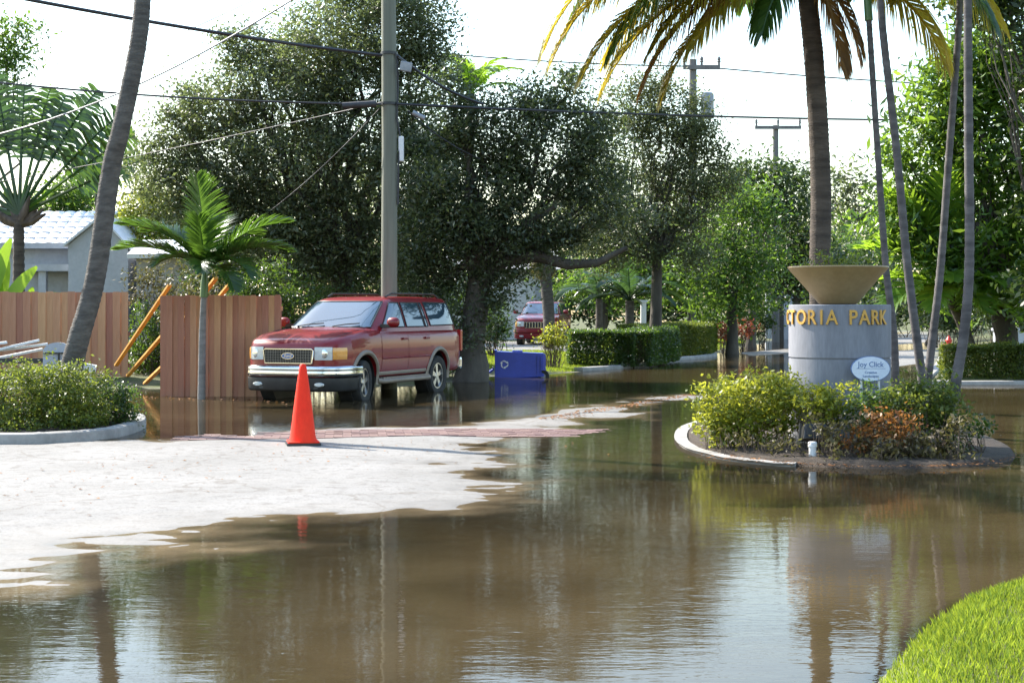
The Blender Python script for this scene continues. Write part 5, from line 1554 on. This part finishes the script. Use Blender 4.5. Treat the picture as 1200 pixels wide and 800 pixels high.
Yp = 35.6
fr = [(a, e, d, s) for a, e, d, s in ((178, 20, 50, .9), (185, 48, 60, 1), (200, 70, 45, 1.15), (265, 82, 20, 1.15), (250, 76, 30, 1.1), (345, 62, 50, 1.1), (355, 40, 60, 1.1), (2, 18, 60, 1.05), (350, 2, 60, .95),
       (330, -8, 45, .85), (215, 10, 60, .8), (240, 0, 50, .6), (290, 0, 50, .65), (310, 25, 70, .8), (268, 40, 80, .6), (90, 60, 60, 1), (130, 50, 60, 1), (50, 55, 60, 1), (192, -5, 40, .8))]
fan_star("feather_palm", "low spreading palm with long stiff leaflets behind the slim palms", (GX(1150, Yp), Yp), W(1108, 335, Yp), fr, 'banana', 2.5, 1.0, .085, n=28, seed=41, hang=.12, rr=.03)
fan_star("feather_palm", "arching cycad-like palm above the near hedge", (GX(735, 52), 52), W(738, 352, 52), [(a, e, d, s) for a, e, d, s in ((0, 35, 95, 1.1), (350, 50, 110, 1.2), (180, 45, 90, 1), (190, 25, 80, 1), (260, 80, 60, .8), (300, 50, 100, .9), (230, 55, 90, .9), (90, 60, 80, 1), (20, 60, 80, 1), (160, 60, 80, 1), (330, 30, 80, .9))],
         'palmdark', 2.1, .5, .05, trunk=(.16, .15), n=34, seed=42, group="small palms beyond the hedge")
fan_star("feather_palm", "dark bushy palm behind the hedge right of the smaller red car", (GX(700, 54), 54), W(702, 350, 54), [(i * 40 + 10, 30 + (i * 37) % 45, 85, .9 + .1 * (i % 3)) for i in range(10)], 'palmdark', 1.9, .5, .05, trunk=(.13, .12), n=34, seed=43, group="small palms beyond the hedge")
fan_star("feather_palm", "slender-leaved palm between the far hedge and the bright green tree", (GX(808, 60), 60), W(808, 332, 60), [(i * 45 + 5, 25 + (i * 31) % 50, 90, .9 + .1 * (i % 3)) for i in range(9)], 'palmgreen', 2.2, .55, .05, trunk=(.12, .12), n=34, seed=44, group="small palms beyond the hedge")
# tall palm behind the oak top
b = W(552, 120, 52)
make_palm("feather_palm", "light green palm crown poking out between the two oak crowns", "palm tree", [Vector((b.x, 52, gz(b.x, 52))), Vector((b.x - .1, 52, 5)), W(552, 112, 52)], .2, .15,
          [(i * 36 + 8, 40 + (i * 29) % 45, 75, .85 + .1 * (i % 3)) for i in range(11)], 'banana', L=2.3, ll=.6, lw=.07, n=34, seed=45, hang=.3)
# sabal palm with dry skirt
b = W(648, 300, 52)
make_palm("sabal_palm", "palm with grey trunk and dry hanging skirt in front of the smaller red car", "palm tree", [Vector((GX(642, 52), 52, gz(1.2, 52) - .05)), Vector((GX(643, 52), 52, 1.5)), W(636, 292, 52)], .19, .21,
          [(i * 33, -35 - (i * 17) % 30, 40, .38 + .1 * (i % 3), 'twiggy') for i in range(11)] + [(i * 45 + 10, 30 + (i * 23) % 40, 80, .8, 'palmdark') for i in range(8)], 'palmdark', L=1.8, ll=.7, lw=.06, n=30, seed=46, hang=.5, bark='palmbark')
# far left: tall thin palm fronds above the roof
b = W(115, 205, 64)
make_palm("feather_palm", "drooping palm crown seen past the right edge of the leaning trunk", "palm tree", [Vector((b.x, 64, gz(b.x, 64))), Vector((b.x, 64, 4)), b], .18, .14, [(i * 40, 35 + (i * 29) % 40, 95, .9) for i in range(10)], 'palmdark', L=2.4, ll=.6, lw=.06, n=34, seed=47, hang=.6)

# traveller's palm: a flat fan of long stalked paddle leaves
tb = W(22, 340, 39)
tp = thing("travellers_palm", "tall fan palm with torn paddle leaves at the left edge behind the fence", "palm tree", (tb.x, 39, gz(tb.x, 39) - .05))
tz = gz(tb.x, 39) - .05
m = MB(); top_ = W(22, 252, 39); 
trunk_rings(m, [Vector((0, 0, 0)), Vector((.0, 0, (top_.z - tz) * .5)), Vector((top_.x - tb.x, 0, top_.z - tz))], .17, .13, .16, .10, 10)
m.build("trunk", M['palmbarkdark'], tp, smooth=60)
for i in range(9):                                  # dry leaf bases under the fan
    m = MB(); a = R(-75 + i * 18.7)
    c0 = Vector((top_.x - tb.x, 0, top_.z - tz - .25)); d = Vector((sin(a), random.uniform(-.25, .25), cos(a) * .55 + .1)).normalized()
    m.tube([c0, c0 + d * .35, c0 + d * .7 + Vector((0, 0, .12))], [.13, .11, .03], 6); m.build("leaf_base", M['twig'], tp, smooth=60)
angs = [-84, -70, -56, -42, -30, -19, -9, 1, 11, 21, 31, 42, 53, 64]
fan0 = Vector((top_.x - tb.x, 0, top_.z - tz))
for i, A in enumerate(angs):
    a = R(A + random.uniform(-3, 3)); yd = random.uniform(-.25, .25)
    m = MB()
    Ls = random.uniform(3.3, 4.0)
    # stalk and blade lie in the fan's plane; blade curls over at the end
    pts = []; p = fan0.copy(); d = Vector((sin(a), yd * .3, cos(a))).normalized()
    for s in range(15):
        pts.append(p.copy())
        t = s / 14
        bend = .0 if t < .5 else (t - .5) * .42
        d = (d + Vector((sin(a) * .25 + .0, yd * .4, -1)) * bend * .38).normalized()
        p = p + d * Ls / 14
    m.tube(pts, [.065 - .055 * s / 14 for s in range(15)], 5, t=.9)
    nb = 26
    for k in range(nb):
        t = .44 + .56 * (k + .5) / nb
        f = t * 14; j = min(int(f), 13); q = pts[j].lerp(pts[j + 1], f - j) if j < 14 else pts[-1]
        T = (pts[min(j + 1, 14)] - pts[j]).normalized()
        Sd = T.cross(Vector((0, 1, 0))).normalized()
        wd = .56 * sin(pi * min(1, (.10 + .84 * (k + .5) / nb))) ** .5
        for sg in (-1, 1):
            l = wd * random.uniform(.8, 1.1)
            D = (Sd * sg + T * random.uniform(.25, .55) + Vector((0, random.uniform(-.5, .3), random.uniform(-.35, 0)))).normalized()
            ww = T * (Ls * .56 / nb) * random.uniform(.42, .56)
            e1 = q + D * l * .6; e2 = e1 + (D + Vector((0, 0, -random.uniform(.2, .9)))).normalized() * l * .45
            m.add([q - ww, q + ww, e1 + ww, e1 - ww, e2 + ww * .5, e2 - ww * .35], [(0, 1, 2, 3), (3, 2, 4, 5)], random.random())
    m.build("leaf", M['palmdark' if i % 4 else 'palmgreen'], tp, fix=False)

# banana plants over the left fence
def paddle_plant(label, base, leaves, mat, seed):
    r = random.Random(seed)
    bz = gz(*base) - .05
    root = thing("banana_plant", label, "plant", (base[0], base[1], bz), 0, "banana plants behind the left fence")
    MB().tube([(0, 0, 0), (0, 0, .6), (.03, 0, 1.2)], [.10, .08, .05], 8).build("stem", M['shaft'], root, smooth=60)
    for (dx, dz, tilt, L, wd) in leaves:
        m = MB(); a = R(tilt)
        p0 = Vector((dx * .2, 0, 1.0)); p1 = Vector((dx, r.uniform(-.2, .2), dz))
        n_ = 12
        m.tube([p0, p1], [.025, .018], 5)
        d = Vector((sin(a), r.uniform(-.2, .2), cos(a))).normalized(); p = p1.copy(); L_ = L / n_
        rows = []
        for k in range(n_ + 1):
            t = k / n_
            w_ = wd * sin(pi * (.06 + .92 * t)) ** .6
            Sd = d.cross(Vector((0, 1, 0))).normalized()
            rows.append((p - Sd * w_ + Vector((0, -.06 * w_, -.1 * w_)), p.copy(), p + Sd * w_ + Vector((0, -.06 * w_, -.1 * w_))))
            d = (d + Vector((sin(a) * .05, 0, -.045))).normalized(); p = p + d * L_
        vs = [v for row in rows for v in row]
        fs = [(k * 3 + j, k * 3 + j + 1, (k + 1) * 3 + j + 1, (k + 1) * 3 + j) for k in range(n_) for j in range(2)]
        m.add(vs, fs, r.uniform(.4, .9)); m.build("leaf", M[mat], root, smooth=80, fix=False)
    return root
paddle_plant("bright banana plant at the left frame edge above the fence", (GX(-4, 36), 36), [(-.2, 1.3, 10, 1.9, .19), (.0, 1.2, -4, 1.9, .2), (.2, 1.3, 20, 1.4, .16), (.05, 1.2, 3, 1.5, .17)], 'banana', 3)
paddle_plant("smaller banana plant with leaves tilted right, between the fan palm trunk and porch post", (GX(33, 37), 37), [(.0, 1.5, 60, 1.2, .15), (.1, 1.3, 40, .9, .14), (-.1, 1.4, -50, .9, .14), (.05, 1.3, 75, 1.0, .13), (0, 1.3, 10, .7, .13)], 'banana', 4)

# ================================================================ grass and litter (nobody could count them)
def blades(name, label, inside, n, h, wd, seed, box, mat='grass'):
    r = np.random.default_rng(seed)
    x = r.uniform(box[0], box[1], n); y = r.uniform(box[2], box[3], n)
    k = inside_dist(x, y, inside) > .02
    x, y = x[k], y[k]; z = ground_z(x, y); n = len(x)
    k = z > .01; x, y, z = x[k], y[k], z[k]; n = len(x)
    hh = h * r.uniform(.5, 1.25, n) * (1 + .35 * vnoise(x * 2.5, y * 2.5, 21)); a = r.uniform(0, 2 * pi, n)
    lx, ly = np.cos(a) * hh * r.uniform(.1, .7, n), np.sin(a) * hh * r.uniform(.1, .7, n)
    b = r.uniform(0, 2 * pi, n); wx, wy = np.cos(b) * wd / 2, np.sin(b) * wd / 2
    V = np.empty((n, 4, 3))
    V[:, 0] = np.stack([x - wx, y - wy, z - .01], 1); V[:, 1] = np.stack([x + wx, y + wy, z - .01], 1)
    V[:, 2] = np.stack([x + lx + wx * .3, y + ly + wy * .3, z + hh], 1); V[:, 3] = np.stack([x + lx * .5 - wx * .8, y + ly * .5 - wy * .8, z + hh * .6], 1)
    me = bpy.data.meshes.new(name)
    me.vertices.add(n * 4); me.vertices.foreach_set("co", V.astype(np.float32).ravel())
    me.loops.add(n * 4); me.loops.foreach_set("vertex_index", np.arange(n * 4, dtype=np.int32))
    me.polygons.add(n); me.polygons.foreach_set("loop_start", np.arange(0, n * 4, 4, dtype=np.int32)); me.polygons.foreach_set("loop_total", np.full(n, 4, dtype=np.int32))
    tt = np.clip(.45 + .45 * vnoise(x * 1.5, y * 1.5, 22) + .2 * vnoise(x * 7, y * 7, 23) + r.normal(0, .25, n), 0, 1)
    me.attributes.new("tint", 'FLOAT', 'POINT').data.foreach_set("value", np.repeat(tt, 4).astype(np.float32))
    me.materials.append(M[mat]); me.update()
    return tag(link(name, me), label, "grass", None, 'stuff')

blades("lawn_grass", "bright green lawn grass at the lower right corner", LAWN, 150000, .045, .0045, 5, (1.0, 5.6, 4.6, 10.2))
blades("verge_grass", "sunlit grass strip between the blue bin and the driveway", [(-3.5, 39), (1.6, 39), (3.2, 45), (3.6, 50), (-5, 47.5)], 60000, .06, .012, 6, (-4, 4, 38, 50))
blades("verge_grass", "grass around the far hedge and shrubs", [(3.4, 46), (7, 55), (13, 80), (5, 80), (3, 60)], 40000, .09, .02, 7, (3, 13, 45, 80))


def litter(name, label, pts, n, sprd, size, seed, zoff=.006):
    r = np.random.default_rng(seed); P = []
    seg = [np.array(p) for p in pts]
    for i in range(n):
        k = r.integers(0, len(seg) - 1); t = r.random(); p = seg[k] * (1 - t) + seg[k + 1] * t + r.normal(0, sprd, 2)
        P.append(p)
    P = np.array(P); z = np.maximum(ground_z(P[:, 0], P[:, 1]), 0) + zoff
    n = len(P); a = r.uniform(0, 2 * pi, n); s = size * r.uniform(.5, 1.4, n)
    V = np.empty((n, 4, 3))
    for j, (k1, k2) in enumerate(((-.5, 0), (0, .25), (.5, 0), (0, -.25))):
        V[:, j] = np.stack([P[:, 0] + s * (np.cos(a) * k1 - np.sin(a) * k2), P[:, 1] + s * (np.sin(a) * k1 + np.cos(a) * k2), z + r.uniform(0, .5, n) * s * .5], 1)
    me = bpy.data.meshes.new(name)
    me.from_pydata(V.reshape(-1, 3).tolist(), [], [(4 * i, 4 * i + 1, 4 * i + 2, 4 * i + 3) for i in range(n)])
    me.attributes.new("tint", 'FLOAT', 'POINT').data.foreach_set("value", np.repeat(r.random(n), 4).astype(np.float32))
    me.materials.append(M['litter'])
    return tag(link(name, me), label, "leaf litter", None, 'stuff')

litter("leaf_litter", "line of orange fallen leaves along the middle of the flooded road", [gp(640, 492), gp(700, 482), gp(760, 471), gp(812, 463)], 500, .10, .06, 1)
litter("leaf_litter", "scattered brown leaves and grit on the dry asphalt", [gp(-20, 590), gp(120, 560), gp(250, 545), gp(400, 530), gp(560, 524)], 260, .7, .035, 2, .004)
litter("leaf_litter", "dark debris drifted against the island kerb", [(2.25, 16.3), (3.0, 15.5), (3.9, 15.3), (4.75, 15.5), (5.5, 16.6)], 900, .14, .045, 3, .03)
litter("leaf_litter", "floating leaves along the foot of the fence panel", [(-8, 28.2), (-6.6, 27.6), (-5, 27.3), (-3.6, 26)], 120, .3, .06, 4, .004)
